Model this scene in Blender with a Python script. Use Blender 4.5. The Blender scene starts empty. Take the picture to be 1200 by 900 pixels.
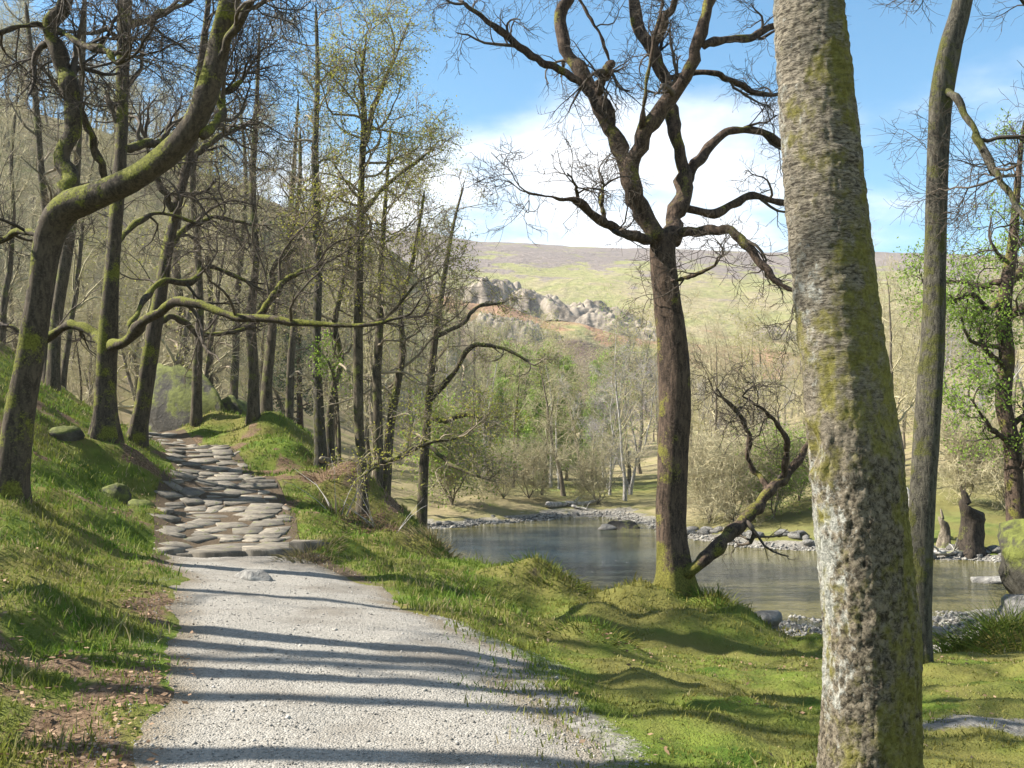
import bpy, math, random
import numpy as np
from mathutils import Vector, Matrix

# ---------------------------------------------------------------- camera, sky, sun, exposure
SC = bpy.context.scene
COL = SC.collection
EYE = 1.6
PITCH = math.atan(60 / 1200)
cam = bpy.data.cameras.new('camera'); cam.lens = 36; cam.sensor_width = 36; cam.clip_end = 5000; cam.clip_start = .05
camo = bpy.data.objects.new('camera', cam); COL.objects.link(camo)
camo.location = (0, 0, EYE); camo.rotation_euler = (math.pi / 2 + PITCH, 0, 0)
SC.camera = camo

SUN_AZ = math.radians(-88); SUN_EL = math.radians(40)      # azimuth from +Y, clockwise
sdir = Vector((math.sin(SUN_AZ) * math.cos(SUN_EL), math.cos(SUN_AZ) * math.cos(SUN_EL), math.sin(SUN_EL)))
sun = bpy.data.lights.new('sun', 'SUN'); sun.energy = 5.0; sun.angle = math.radians(.53); sun.color = (1, .95, .86)
suno = bpy.data.objects.new('sun', sun); COL.objects.link(suno)
suno.rotation_euler = sdir.to_track_quat('Z', 'Y').to_euler(); suno.location = (-20, -5, 30)

world = bpy.data.worlds.new('World'); SC.world = world; world.use_nodes = True
wt = world.node_tree; wt.nodes.clear()
def WN(t, **k):
    n = wt.nodes.new(t)
    for a, b in k.items(): setattr(n, a, b)
    return n
sky = WN('ShaderNodeTexSky', sky_type='NISHITA', sun_disc=False, sun_elevation=SUN_EL, sun_rotation=SUN_AZ % (2 * math.pi),
         air_density=1.0, dust_density=.15, ozone_density=1.5, altitude=100)
bg = WN('ShaderNodeBackground'); bg.inputs['Strength'].default_value = .072
wo = WN('ShaderNodeOutputWorld')
tc = WN('ShaderNodeTexCoord'); sep = WN('ShaderNodeSeparateXYZ'); wt.links.new(tc.outputs['Generated'], sep.inputs[0])
def WM(op, a, b=None, c=None):
    n = WN('ShaderNodeMath', operation=op)
    for i, v in enumerate((a, b, c)):
        if v is None: continue
        if isinstance(v, (int, float)): n.inputs[i].default_value = v
        else: wt.links.new(v, n.inputs[i])
    return n.outputs[0]
zz = WM('ADD', WM('MAXIMUM', sep.outputs[2], 0.0), .16)
px = WM('DIVIDE', sep.outputs[0], zz); py = WM('DIVIDE', sep.outputs[1], zz)
cv = WN('ShaderNodeCombineXYZ'); wt.links.new(px, cv.inputs[0]); wt.links.new(py, cv.inputs[1])
CLOUD_OFF = (16.58, 12.02, 0.0)
mp = WN('ShaderNodeMapping'); mp.inputs['Location'].default_value = CLOUD_OFF; wt.links.new(cv.outputs[0], mp.inputs[0])
cn = WN('ShaderNodeTexNoise'); cn.inputs['Scale'].default_value = .85; cn.inputs['Detail'].default_value = 7; cn.inputs['Roughness'].default_value = .52
wt.links.new(mp.outputs[0], cn.inputs['Vector'])
cr = WN('ShaderNodeMapRange', interpolation_type='SMOOTHSTEP'); cr.inputs[1].default_value = .48; cr.inputs[2].default_value = .64
wt.links.new(cn.outputs[0], cr.inputs[0])
mx = WN('ShaderNodeMix', data_type='RGBA'); wt.links.new(cr.outputs[0], mx.inputs[0])
hs = WN('ShaderNodeHueSaturation'); hs.inputs['Saturation'].default_value = 1.28; hs.inputs['Hue'].default_value = .488; wt.links.new(sky.outputs[0], hs.inputs['Color']); wt.links.new(hs.outputs[0], mx.inputs[6]); mx.inputs[7].default_value = (6.4, 6.5, 6.7, 1)
wt.links.new(mx.outputs[2], bg.inputs['Color']); wt.links.new(bg.outputs[0], wo.inputs['Surface'])

SC.view_settings.view_transform = 'Standard'; SC.view_settings.look = 'None'
SC.view_settings.exposure = 1.6; SC.view_settings.gamma = 1.0; SC.view_settings.use_curve_mapping = False
SC.render.engine = 'CYCLES'
cy = SC.cycles
cy.use_denoising = True; cy.max_bounces = 5; cy.diffuse_bounces = 3; cy.glossy_bounces = 3; cy.transparent_max_bounces = 6
cy.use_adaptive_sampling = False; cy.caustics_reflective = False; cy.caustics_refractive = False
try: cy.denoiser = 'OPENIMAGEDENOISE'
except Exception: pass

# ---------------------------------------------------------------- numeric helpers
def ray(u, v):                                   # direction through a point of the view, per metre forward
    s = (450 - v) / 1200; c, sn = math.cos(PITCH), math.sin(PITCH)
    y = c - s * sn; z = sn + s * c
    return ((u - 600) / 1200 / y, z / y)
def at(u, v, d):
    a, b = ray(u, v)
    return np.array((a * d, d, EYE + b * d))
def ppm(d): return d / 1200.0                    # metres per picture unit at distance d

def hash2(ix, iy, seed):
    h = (ix.astype(np.int64) * 374761393 + iy.astype(np.int64) * 668265263 + seed * 974711) & 0x7fffffff
    h = ((h ^ (h >> 13)) * 1274126177) & 0x7fffffff
    return ((h ^ (h >> 16)) & 0xffff) / 65535.0
def vnoise(x, y, seed=0):
    x = np.asarray(x, float); y = np.asarray(y, float)
    ix = np.floor(x); iy = np.floor(y); fx = x - ix; fy = y - iy
    fx = fx * fx * fx * (fx * (fx * 6 - 15) + 10); fy = fy * fy * fy * (fy * (fy * 6 - 15) + 10)
    a = hash2(ix, iy, seed); b = hash2(ix + 1, iy, seed); c = hash2(ix, iy + 1, seed); d = hash2(ix + 1, iy + 1, seed)
    return (a + (b - a) * fx) * (1 - fy) + (c + (d - c) * fx) * fy
def fbm(x, y, seed=0, oct=4, gain=.5):
    s = 0; a = 1; t = 0
    for i in range(oct):
        s = s + a * vnoise(x * 2 ** i + i * 17.3, y * 2 ** i - i * 9.1, seed + i * 7); t += a; a *= gain
    return s / t
def vnoise3(x, y, z, seed=0):
    iz = np.floor(z); f = z - iz; f = f * f * (3 - 2 * f)
    return vnoise3_layer(x, y, iz, seed) * (1 - f) + vnoise3_layer(x, y, iz + 1, seed) * f
def vnoise3_layer(x, y, k, seed):
    ix = np.floor(x); iy = np.floor(y); fx = x - ix; fy = y - iy; fx = fx * fx * (3 - 2 * fx); fy = fy * fy * (3 - 2 * fy)
    H = lambda a, b: hash2(a + k * 7919, b + k * 104729, seed)
    return (H(ix, iy) + (H(ix + 1, iy) - H(ix, iy)) * fx) * (1 - fy) + (H(ix, iy + 1) + (H(ix + 1, iy + 1) - H(ix, iy + 1)) * fx) * fy
def sstep(a, b, x):
    t = np.clip((x - a) / (b - a), 0, 1); return t * t * (3 - 2 * t)

# ---------------------------------------------------------------- the lie of the land
WATER = -1.6
CT = np.array([
 (-.8,0,0),(-.8,5,0),(-1.2,8,0),(-2.8,12,0),(-.8,-8,0),(3,-6,-.1),(5,0,-.2),(10,0,-.5),(-4,0,.35),(-9,0,1.6),(-20,0,5),(-18,-12,4),(14,-12,-.3),(-30,-14,8),(30,-14,0),(25,0,-.2),
 (-2.4,4.6,.06),(-4,8,.33),(-6,12,.8),(-5.3,13,.6),(-7.65,17,1.74),(-8.7,17,2.55),(-6.7,17,1.5),(-5.9,17,.9),(-10.3,22,2.75),(-8,10,1.6),(-12,10,3),(-15,20,5),(-22,30,8.5),(-25,12,7.5),(-40,20,14),(-45,45,20),(-7,5,1.0),
 (-4.6,13.2,.12),(-2.9,13.2,.1),(-5.5,16,.42),(-3.5,16,.4),(-6.2,19.5,.8),(-4.5,19.5,.8),(-8,24,1.33),(-6.8,24,1.33),(-9.5,27,1.5),(-13,32,1.6),
 (-5.2,23,1.45),(-6.7,26,1.95),(-5.3,26.5,1.7),(-3.9,20,.75),(-3.1,19.3,.85),(-2.65,18.9,.85),(-2.1,18.6,.48),(-1.7,18.2,.05),(-1.4,17.6,-.4),(-2.5,17.5,.2),(-1.6,16.6,-.2),(-1.3,13.5,-.03),
 (-1.1,20,-1.35),(-.5,18,-1.05),(-2.5,23.5,-.9),(-1.2,22.5,-1.6),(-5,30,-.9),(-7,32.5,-2.1),(-2,29,-2.4),(-9,30,.2),
 (0,13,-.32),(.5,12.5,-.48),(0,9.7,-.2),(-.3,8.7,-.03),(.5,6,-.03),(1.35,14.6,-1.0),(1.2,16.5,-1.3),(1.5,19.6,-1.52),(0,16.4,-1.0),(0,20.5,-1.6),
 (2.2,13.6,-.46),(2.0,11.5,-.78),(1.4,12.3,-.75),(.8,9.5,-.46),(1.9,9,-.5),(2.75,11,-.72),(2.4,8.6,-.48),(4.1,9,-.42),(3,6.5,-.24),(1.6,4.7,-.05),
 (3.3,14.6,-1.0),(4.1,16.3,-1.45),(4,18.8,-1.7),(5.4,18.0,-1.62),(5.2,13.3,-1.36),(3.7,13.6,-1.32),(4.4,12.7,-1.18),(4.5,14.6,-1.42),(6.1,13.0,-1.1),(6.2,12.2,-.92),(6.6,15,-1.45),(6.8,16.2,-1.62),(7.6,14,-.5),(9,13,-.1),(9,16.5,-1.0),(10,10,.1),(13,17,-.8),(15,19,-1.5),(30,18,-.5),
 (0,25,-2.3),(0,30,-2.5),(4,25,-2.2),(8,22,-1.98),(12,22,-2.02),(20,24,-2.4),(32,25,-2.4),(2.5,35,-2.2),(-9,34,-2.4),(-18,34.5,-2.2),(-26,35,-.5),
 (-2.7,35.4,-1.58),(0,38.2,-1.58),(3.4,41,-1.58),(5,36,-1.55),(5.2,34,-1.55),(6.4,30.2,-1.57),(8,29,-1.57),(11,27,-1.57),(14,26.4,-1.5),(20,28.5,-1.5),(35,29.5,-1.3),(-9,38,-1.5),(-18,39,-1.2),
 (-2,41,-1.15),(1,44,-1.15),(4,46,-1.3),(8,33,-1.1),(12,30,-.8),(0,60,-.9),(15,50,0),(10,40,-.6),(25,40,2),(40,60,7),(60,100,12),(25,100,2.5),(0,100,-.5),(0,160,1),(-10,60,.5),(-12,45,0),(-30,60,10),(-30,90,19),(-55,110,38),
 (-25,125,27),(-13,130,24),(-5,128,8),(-10,90,3),(15,160,2),(60,160,12),(100,165,18),(-100,165,55),(-40,165,32),(-140,165,60),(140,165,22),(-60,80,34),(80,80,16),(55,20,3),(60,40,10),(-60,20,22),(-80,50,35)], float)
def _tps_fit(C, lam=.002):
    X = C[:, :2] / 10; n = len(C)
    r2 = ((X[:, None] - X[None]) ** 2).sum(-1)
    K = .5 * r2 * np.log(r2 + 1e-9) + lam * np.eye(n)
    Pm = np.c_[np.ones(n), X]
    A = np.zeros((n + 3, n + 3)); A[:n, :n] = K; A[:n, n:] = Pm; A[n:, :n] = Pm.T
    return np.linalg.solve(A, np.r_[C[:, 2], 0, 0, 0])
TW = _tps_fit(CT)
def tps(x, y):
    x = np.asarray(x, float).ravel() / 10; y = np.asarray(y, float).ravel() / 10
    out = np.empty_like(x)
    for i in range(0, len(x), 40000):
        r2 = (x[i:i + 40000, None] - CT[None, :, 0] / 10) ** 2 + (y[i:i + 40000, None] - CT[None, :, 1] / 10) ** 2
        out[i:i + 40000] = (.5 * r2 * np.log(r2 + 1e-9)) @ TW[:-3] + TW[-3] + TW[-2] * x[i:i + 40000] + TW[-1] * y[i:i + 40000]
    return out
PY = [-14, 0, 4.9, 5.2, 6, 7.7, 8.7, 10.7, 12, 13.2, 16, 19.5, 22, 24, 27, 30]
PL = [-1.9, -1.9, -1.85, -1.95, -2.2, -2.7, -3.0, -3.4, -3.95, -4.5, -5.5, -6.3, -7.5, -8.6, -10.6, -13.5]
PR = [.6, .5, .4, .38, .3, .05, -.3, -1.1, -1.7, -2.75, -3.45, -4.7, -6.0, -7.3, -9.3, -12]
def path_edge(x, y):                             # >0 inside the path, metres from its edge
    l = np.interp(y, PY, PL) + .35 * (vnoise(y * 1.1, y * 0 + 3, 5) - .5) + .12 * (vnoise(y * 4, y * 0, 6) - .5)
    r = np.interp(y, PY, PR) + .40 * (vnoise(y * .9, y * 0 + 8, 9) - .5) + .15 * (vnoise(y * 4, y * 0 + 5, 10) - .5)
    e = np.minimum(x - l, r - x)
    return np.where(y > 29, -5, e)
BUMPS = [  # tussocks and hummocks: x, y, radius, height
 (-1.25, 15.4, .45, .28), (.45, 13.6, .75, .32), (.85, 10.1, .5, .18), (2.0, 12.0, .8, .26), (2.75, 12.3, .45, .22), (1.55, 13.2, .5, .2), (2.75, 13.4, .5, .16),
 (-2.2, 13.2, .4, .20), (-1.9, 15.6, .5, .18), (-.6, 14.3, .5, .16), (-4.5, 9.3, .5, .14), (-3.6, 7.6, .45, .12), (-5.4, 11.2, .6, .14), (-5.2, 15.2, .5, .12), (-6.9, 14.5, .7, .2),
 (-6.2, 16.9, .5, .16), (1.0, 12.0, .45, .18), (3.6, 11.8, .6, .16), (6.6, 12.3, .9, .28), (5.6, 12.0, .5, .2), (-3.9, 21, .7, .25), (-4.7, 22.3, .8, .25), (-5.9, 25, .9, .3), (-7.6, 25.8, .9, .35), (-2.9, 18.6, .5, .2)]
def ground_parts(x, y):
    x = np.asarray(x, float).ravel(); y = np.asarray(y, float).ravel()
    z = tps(x, y)
    for bx, by, br, bh in BUMPS:
        r2 = ((x - bx) ** 2 + (y - by) ** 2) / br ** 2
        z = z + 1.35 * bh * np.exp(-r2 * (1.2 + .6 * vnoise(x * 3, y * 3, 4)))
    e = path_edge(x, y)
    g = sstep(.05, .5, -e)
    lump = (fbm(x * .9, y * .9, 11, 3) - .5) * (.30 - .16 * sstep(0, 1.5, x)) + (fbm(x * 3.2, y * 3.2, 21, 3) - .5) * .16
    near = 1 - sstep(45, 80, y)
    z = z + lump * g * near + (fbm(x * .05, y * .05, 41, 4) - .5) * 5 * sstep(55, 110, y)
    wet = sstep(.15, -.12, z - WATER)
    return z, e, g, wet
def gz(x, y):
    z, e, g, wet = ground_parts(np.atleast_1d(x), np.atleast_1d(y))
    return z
def gz1(x, y): return float(gz(x, y)[0])

# ---------------------------------------------------------------- mesh helpers
def mesh_np(name, V, F, smooth=True):
    V = np.asarray(V, np.float32); F = np.asarray(F, np.int32)
    me = bpy.data.meshes.new(name); k = F.shape[1]
    me.vertices.add(len(V)); me.vertices.foreach_set('co', V.ravel())
    me.loops.add(F.size); me.loops.foreach_set('vertex_index', F.ravel())
    me.polygons.add(len(F)); me.polygons.foreach_set('loop_start', np.arange(0, F.size, k, dtype=np.int32))
    if smooth: me.polygons.foreach_set('use_smooth', np.ones(len(F), bool))
    me.update(calc_edges=True)
    return me
def fattr(me, name, vals):
    a = me.attributes.new(name, 'FLOAT', 'POINT'); a.data.foreach_set('value', np.asarray(vals, np.float32).ravel())
def obj(name, me, mat=None, parent=None, loc=None, kind=None):
    o = bpy.data.objects.new(name, me); COL.objects.link(o)
    if mat is not None and len(me.materials) == 0: me.materials.append(mat)
    if parent is not None: o.parent = parent
    if loc is not None: o.location = loc
    if kind: o['kind'] = kind
    return o
def thing(name, label, cat, loc=(0, 0, 0), group=None, rz=0, sc=1):
    o = bpy.data.objects.new(name, None); COL.objects.link(o); o.location = loc; o.rotation_euler[2] = rz; o.scale = (sc,) * 3
    o.empty_display_size = .2
    o['label'] = label; o['category'] = cat
    if group: o['group'] = group
    return o
def tag(o, label, cat, group=None):
    o['label'] = label; o['category'] = cat
    if group: o['group'] = group
    return o

def unit(a): return a / np.maximum(np.linalg.norm(a, axis=-1, keepdims=True), 1e-9)
def tubes(P, R, sides):
    """P (B,n,3), R (B,n) -> verts, quads"""
    B, n, _ = P.shape
    T = np.empty_like(P); T[:, 1:-1] = P[:, 2:] - P[:, :-2]; T[:, 0] = P[:, 1] - P[:, 0]; T[:, -1] = P[:, -1] - P[:, -2]
    T = unit(T)
    m = unit(P[:, -1] - P[:, 0]); ref = np.where(np.abs(m[:, 2:3]) < .75, np.array([[0, 0, 1.]]), np.array([[1., 0, 0]]))
    ref = np.repeat(ref[:, None], n, 1)
    U = unit(np.cross(T, ref)); W = np.cross(T, U)
    a = np.arange(sides) * 2 * np.pi / sides
    V = P[:, :, None] + R[:, :, None, None] * (np.cos(a)[None, None, :, None] * U[:, :, None] + np.sin(a)[None, None, :, None] * W[:, :, None])
    b = np.arange(B)[:, None, None] * n * sides; i = np.arange(n - 1)[None, :, None] * sides; j = np.arange(sides)[None, None, :]; j2 = (j + 1) % sides
    F = np.stack([b + i + j, b + i + j2, b + i + sides + j2, b + i + sides + j], -1).reshape(-1, 4)
    return V.reshape(-1, 3), F
def merge(parts):
    Vs, Fs, o = [], [], 0
    for V, F in parts:
        Vs.append(V); Fs.append(F + o); o += len(V)
    return np.concatenate(Vs), np.concatenate(Fs)
def resample(pts, n):
    pts = np.asarray(pts, float); k = pts.shape[1]
    ext = np.vstack([2 * pts[0] - pts[1], pts, 2 * pts[-1] - pts[-2]])
    out = []
    for i in range(len(pts) - 1):
        p0, p1, p2, p3 = ext[i:i + 4]
        t = np.linspace(0, 1, 12, endpoint=False)[:, None]
        out.append(.5 * (2 * p1 + (p2 - p0) * t + (2 * p0 - 5 * p1 + 4 * p2 - p3) * t ** 2 + (3 * p1 - p0 - 3 * p2 + p3) * t ** 3))
    out.append(pts[-1:]); q = np.concatenate(out)
    s = np.r_[0, np.cumsum(np.linalg.norm(np.diff(q[:, :3], axis=0), axis=1))]
    ss = np.linspace(0, s[-1], n)
    return np.stack([np.interp(ss, s, q[:, j]) for j in range(k)], 1)
def rough_tube(path, n, sides, amp, flare=0, fh=.35, seed=0, ns=6.0, lobes=5, vstretch=.35):
    """one thick trunk or limb with uneven bark relief; path rows (x,y,z,r)"""
    q = resample(path, n); P = q[:, :3]; r = q[:, 3]
    T = np.gradient(P, axis=0); T = unit(T)
    U = np.zeros_like(P); u = np.array([1., 0, 0]); 
    if abs(T[0] @ u) > .9: u = np.array([0, 1., 0])
    for i in range(n):
        u = u - (u @ T[i]) * T[i]; u /= np.linalg.norm(u); U[i] = u
    W = np.cross(T, U)
    a = np.arange(sides) * 2 * np.pi / sides
    s = np.r_[0, np.cumsum(np.linalg.norm(np.diff(P, axis=0), axis=1))][:, None]
    cx = np.cos(a)[None] * r[:, None]; cyy = np.sin(a)[None] * r[:, None]
    nz = np.zeros((n, sides))
    for k, (f, w) in enumerate(((1, .5), (2.1, .3), (4.4, .2))):
        nz += w * (vnoise3(cx * ns * f + 0 * s, cyy * ns * f + 0 * s, 0 * cx + s * ns * f * vstretch, seed + k) - .5) * 2
    rr = r[:, None] * (1 + .07 * np.sin(2 * a[None] + seed + s * 1.1) + .05 * np.sin(3 * a[None] + seed * 2 - s * .9)) + amp * nz
    if flare:
        h = np.maximum(s - s[0] - .3, 0)
        rr = rr + r[:, None] * flare * np.exp(-h / fh) * (.55 + .45 * np.sin(lobes * a[None] + seed))
    V = P[:, None] + rr[:, :, None] * (np.cos(a)[None, :, None] * U[:, None] + np.sin(a)[None, :, None] * W[:, None])
    V[0] = P[0]; V[-1] = P[-1]                      # closed ends
    i = np.arange(n - 1)[:, None] * sides; j = np.arange(sides)[None]; j2 = (j + 1) % sides
    F = np.stack([i + j, i + j2, i + sides + j2, i + sides + j], -1).reshape(-1, 4)
    return V.reshape(-1, 3), F
def kids(rng, P, R, k, t0, t1, ang, L, n, wob=.25, up=.05, rs=.6, rmin=.004, taper=.3, flat=0, cone=0):
    """k child branches on every parent; returns P,R"""
    B, m, _ = P.shape
    idx = np.repeat(np.arange(B), k); K = len(idx)
    t = np.clip(t0 + (t1 - t0) * ((np.tile(np.arange(k), B) + rng.random(K)) / k), 0, .999)
    f = t * (m - 1); i = f.astype(int); fr = (f - i)[:, None]
    p = P[idx, i] * (1 - fr) + P[idx, i + 1] * fr
    r = R[idx, i] * (1 - fr[:, 0]) + R[idx, i + 1] * fr[:, 0]
    T = unit(P[idx, i + 1] - P[idx, i])
    a = unit(np.cross(T, unit(rng.normal(size=(K, 3)))))
    if flat: a[:, 2] *= (1 - flat); a = unit(a)
    th = rng.uniform(ang[0], ang[1], K)[:, None]
    d = unit(np.cos(th) * T + np.sin(th) * a)
    ln = rng.uniform(L[0], L[1], K) * (1.1 - .55 * t)
    if cone: ln = rng.uniform(L[0], L[1], K) * ((1 - t) * 1.05 + .06)
    Q = np.empty((K, n, 3)); Q[:, 0] = p
    w = rng.normal(size=(K, 3)) * wob
    for s in range(1, n):
        w = .35 * w + rng.normal(size=(K, 3)) * wob
        d = unit(d + w + np.array([0, 0, up]))
        Q[:, s] = Q[:, s - 1] + d * (ln / (n - 1))[:, None]
    r0 = np.maximum(r * rs, rmin)
    RR = r0[:, None] * np.linspace(1, taper, n)[None]
    return Q, np.maximum(RR, rmin * .55)
def leaves(rng, P, per, size, spread=.06, t0=.2, flat=0):
    """small leaf faces along twigs"""
    B, m, _ = P.shape; idx = np.repeat(np.arange(B), per); K = len(idx)
    t = rng.uniform(t0, 1, K) * (m - 1); i = np.minimum(t.astype(int), m - 2); fr = (t - i)[:, None]
    c = P[idx, i] * (1 - fr) + P[idx, i + 1] * fr + rng.normal(size=(K, 3)) * spread
    a = unit(rng.normal(size=(K, 3)) * np.array((1, 1, 1 - flat))); b = unit(np.cross(a, rng.normal(size=(K, 3))) * np.array((1, 1, 1 - flat)))
    s = (size * rng.uniform(.6, 1.3, K))[:, None]
    V = np.stack([c - a * s, c + b * s * .5, c + a * s, c - b * s * .5], 1).reshape(-1, 3)
    return V, np.arange(K * 4).reshape(-1, 4)

# ---------------------------------------------------------------- materials
class NT:
    def __init__(s, name):
        s.m = bpy.data.materials.new(name); s.m.use_nodes = True; s.t = s.m.node_tree; s.t.nodes.clear()
        s.out = s.t.nodes.new('ShaderNodeOutputMaterial'); s.b = s.t.nodes.new('ShaderNodeBsdfPrincipled')
        s.t.links.new(s.b.outputs[0], s.out.inputs[0])
    def put(s, sock, v):
        if isinstance(v, bpy.types.NodeSocket): s.t.links.new(v, sock)
        elif isinstance(v, tuple) and len(v) == 3 and sock.type == 'RGBA': sock.default_value = (*v, 1)
        else: sock.default_value = v
    def coord(s, which='Object', scale=(1, 1, 1)):
        c = s.t.nodes.new('ShaderNodeTexCoord'); m = s.t.nodes.new('ShaderNodeMapping'); m.inputs['Scale'].default_value = scale
        s.t.links.new(c.outputs[which], m.inputs[0]); return m.outputs[0]
    def noise(s, vec, scale, detail=4, rough=.55, dist=0):
        n = s.t.nodes.new('ShaderNodeTexNoise'); s.put(n.inputs['Vector'], vec); n.inputs['Scale'].default_value = scale
        n.inputs['Detail'].default_value = detail; n.inputs['Roughness'].default_value = rough; n.inputs['Distortion'].default_value = dist
        return n.outputs[0]
    def voro(s, vec, scale, feat='F1', out='Distance', rnd=1):
        n = s.t.nodes.new('ShaderNodeTexVoronoi'); n.feature = feat; s.put(n.inputs['Vector'], vec); n.inputs['Scale'].default_value = scale
        n.inputs['Randomness'].default_value = rnd
        return n.outputs[out]
    def ramp(s, fac, a, b, lo=0.0, hi=1.0):
        n = s.t.nodes.new('ShaderNodeMapRange'); n.interpolation_type = 'SMOOTHSTEP'; s.put(n.inputs[0], fac)
        n.inputs[1].default_value = a; n.inputs[2].default_value = b; n.inputs[3].default_value = lo; n.inputs[4].default_value = hi
        return n.outputs[0]
    def mix(s, f, a, b, mode='MIX'):
        n = s.t.nodes.new('ShaderNodeMix'); n.data_type = 'RGBA'; n.blend_type = mode
        s.put(n.inputs[0], f); s.put(n.inputs[6], a); s.put(n.inputs[7], b); return n.outputs[2]
    def math(s, op, a, b=0.0):
        n = s.t.nodes.new('ShaderNodeMath'); n.operation = op; s.put(n.inputs[0], a); s.put(n.inputs[1], b); return n.outputs[0]
    def attr(s, name):
        n = s.t.nodes.new('ShaderNodeAttribute'); n.attribute_name = name; return n.outputs['Fac']
    def normal(s, comp):
        g = s.t.nodes.new('ShaderNodeNewGeometry'); x = s.t.nodes.new('ShaderNodeSeparateXYZ'); s.t.links.new(g.outputs['Normal'], x.inputs[0]); return x.outputs[comp]
    def rnd(s):
        return s.t.nodes.new('ShaderNodeObjectInfo').outputs['Random']
    def island(s):
        return s.t.nodes.new('ShaderNodeNewGeometry').outputs['Random Per Island']
    def bump(s, h, dist, strength=1.0, base=None):
        n = s.t.nodes.new('ShaderNodeBump'); s.put(n.inputs['Height'], h); n.inputs['Distance'].default_value = dist; n.inputs['Strength'].default_value = strength
        if base is not None: s.put(n.inputs['Normal'], base)
        return n.outputs[0]
    def done(s, col, rough=.9, nrm=None, spec=.25):
        s.put(s.b.inputs['Base Color'], col); s.put(s.b.inputs['Roughness'], rough); s.b.inputs['Specular IOR Level'].default_value = spec
        if nrm is not None: s.put(s.b.inputs['Normal'], nrm)
        return s.m

def bark(name, dark, light, moss=.3, mosscol=(.085, .095, .018), lichen=0.0, sc=9, bd=.02, upw=.16, foot=0):
    n = NT(name); v = n.coord('Object', (1, 1, .28)); w = n.coord('Object')
    f = n.noise(v, sc * 2, 6, .65, .6); f2 = n.noise(w, sc * .35, 4); f3 = n.noise(w, sc * 5, 3)
    c = n.mix(n.ramp(f, .35, .68), dark, light)
    c = n.mix(n.math('MULTIPLY', n.ramp(f3, .45, .7), .4), c, tuple(x * 1.5 for x in light))
    if lichen:
        c = n.mix(n.math('MULTIPLY', n.ramp(n.math('ADD', n.noise(w, sc * .9, 6, .75), n.math('MULTIPLY', n.normal(0), -.06)), .60 - lichen * .12, .66), .9), c, (.36, .39, .33))
    if moss:
        up = n.math('MULTIPLY', n.normal(2), upw)
        lf = n.math('MULTIPLY', n.normal(0), -.04)
        if foot:
            sz = n.t.nodes.new('ShaderNodeSeparateXYZ'); n.t.links.new(w, sz.inputs[0]); up = n.math('ADD', up, n.ramp(sz.outputs[2], foot, foot * .15, 0, .32))
        mf = n.ramp(n.math('ADD', n.math('ADD', n.math('ADD', f2, n.math('MULTIPLY', f3, .25)), up), lf), .74 - moss * .34, .86 - moss * .34)
        c = n.mix(mf, c, n.mix(n.ramp(f3, .3, .7), tuple(x * .6 for x in mosscol), tuple(x * 1.35 for x in mosscol)))
    h = n.math('ADD', n.math('MULTIPLY', f, .8), n.math('MULTIPLY', f3, .25))
    return n.done(c, .92, n.bump(h, bd, 1.0), .2)
def flat_mat(name, a, b, rough=.85, by='island', transl=0.0, spec=.2):
    n = NT(name); f = n.island() if by == 'island' else n.rnd()
    n.done(n.mix(f, a, b), rough, None, spec)
    if transl:
        t = n.t.nodes.new('ShaderNodeBsdfTranslucent'); n.put(t.inputs[0], n.mix(f, tuple(x * 1.3 for x in a), tuple(x * 1.3 for x in b)))
        m = n.t.nodes.new('ShaderNodeMixShader'); m.inputs[0].default_value = transl
        n.t.links.new(n.b.outputs[0], m.inputs[1]); n.t.links.new(t.outputs[0], m.inputs[2]); n.t.links.new(m.outputs[0], n.out.inputs[0])
    return n.m

def ground_mat():
    n = NT('ground_soil_and_grass'); w = n.coord('Object')
    big = n.noise(w, .7, 5); mid = n.noise(w, 3.5, 5, .6); fine = n.noise(w, 28, 4, .7); vf = n.noise(w, 110, 2, .7)
    g1 = n.mix(n.ramp(mid, .35, .65), (.050, .090, .010), (.125, .165, .024))
    g = n.mix(n.ramp(big, .36, .60), g1, (.140, .130, .036))                 # drier moss
    g = n.mix(n.ramp(fine, .55, .75), g, (.150, .165, .050))
    lit = n.mix(n.ramp(fine, .35, .65), (.075, .047, .026), (.20, .135, .085))
    c = n.mix(n.ramp(n.math('ADD', n.attr('litter'), n.math('MULTIPLY', n.math('SUBTRACT', mid, .5), .9)), .45, .7), g, lit)
    soil = n.mix(fine, (.05, .036, .022), (.14, .105, .07))
    c = n.mix(n.ramp(n.math('ADD', n.attr('soil'), n.math('MULTIPLY', n.math('SUBTRACT', mid, .5), .6)), .4, .65), c, soil)
    peb = n.voro(w, 16, 'F1', 'Color'); pc = n.t.nodes.new('ShaderNodeRGBToBW'); n.t.links.new(peb, pc.inputs[0])
    gra = n.mix(pc.outputs[0], (.10, .092, .080), (.29, .27, .235))
    c = n.mix(n.ramp(n.math('ADD', n.attr('beach'), n.math('MULTIPLY', n.math('SUBTRACT', fine, .5), .5)), .4, .6), c, gra)
    c = n.mix(n.attr('bed'), c, n.mix(n.ramp(mid, .3, .7), (.045, .045, .018), (.12, .105, .05)))
    woods = n.mix(n.ramp(big, .42, .72), n.mix(mid, (.18, .145, .080), (.29, .235, .140)), n.mix(mid, (.14, .14, .050), (.23, .22, .090)))
    c = n.mix(n.attr('wood'), c, woods)
    h = n.math('ADD', n.math('MULTIPLY', mid, .5), n.math('ADD', n.math('MULTIPLY', fine, .3), n.math('MULTIPLY', vf, .15)))
    return n.done(c, .95, n.bump(h, .07, 1.0), .1)
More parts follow.
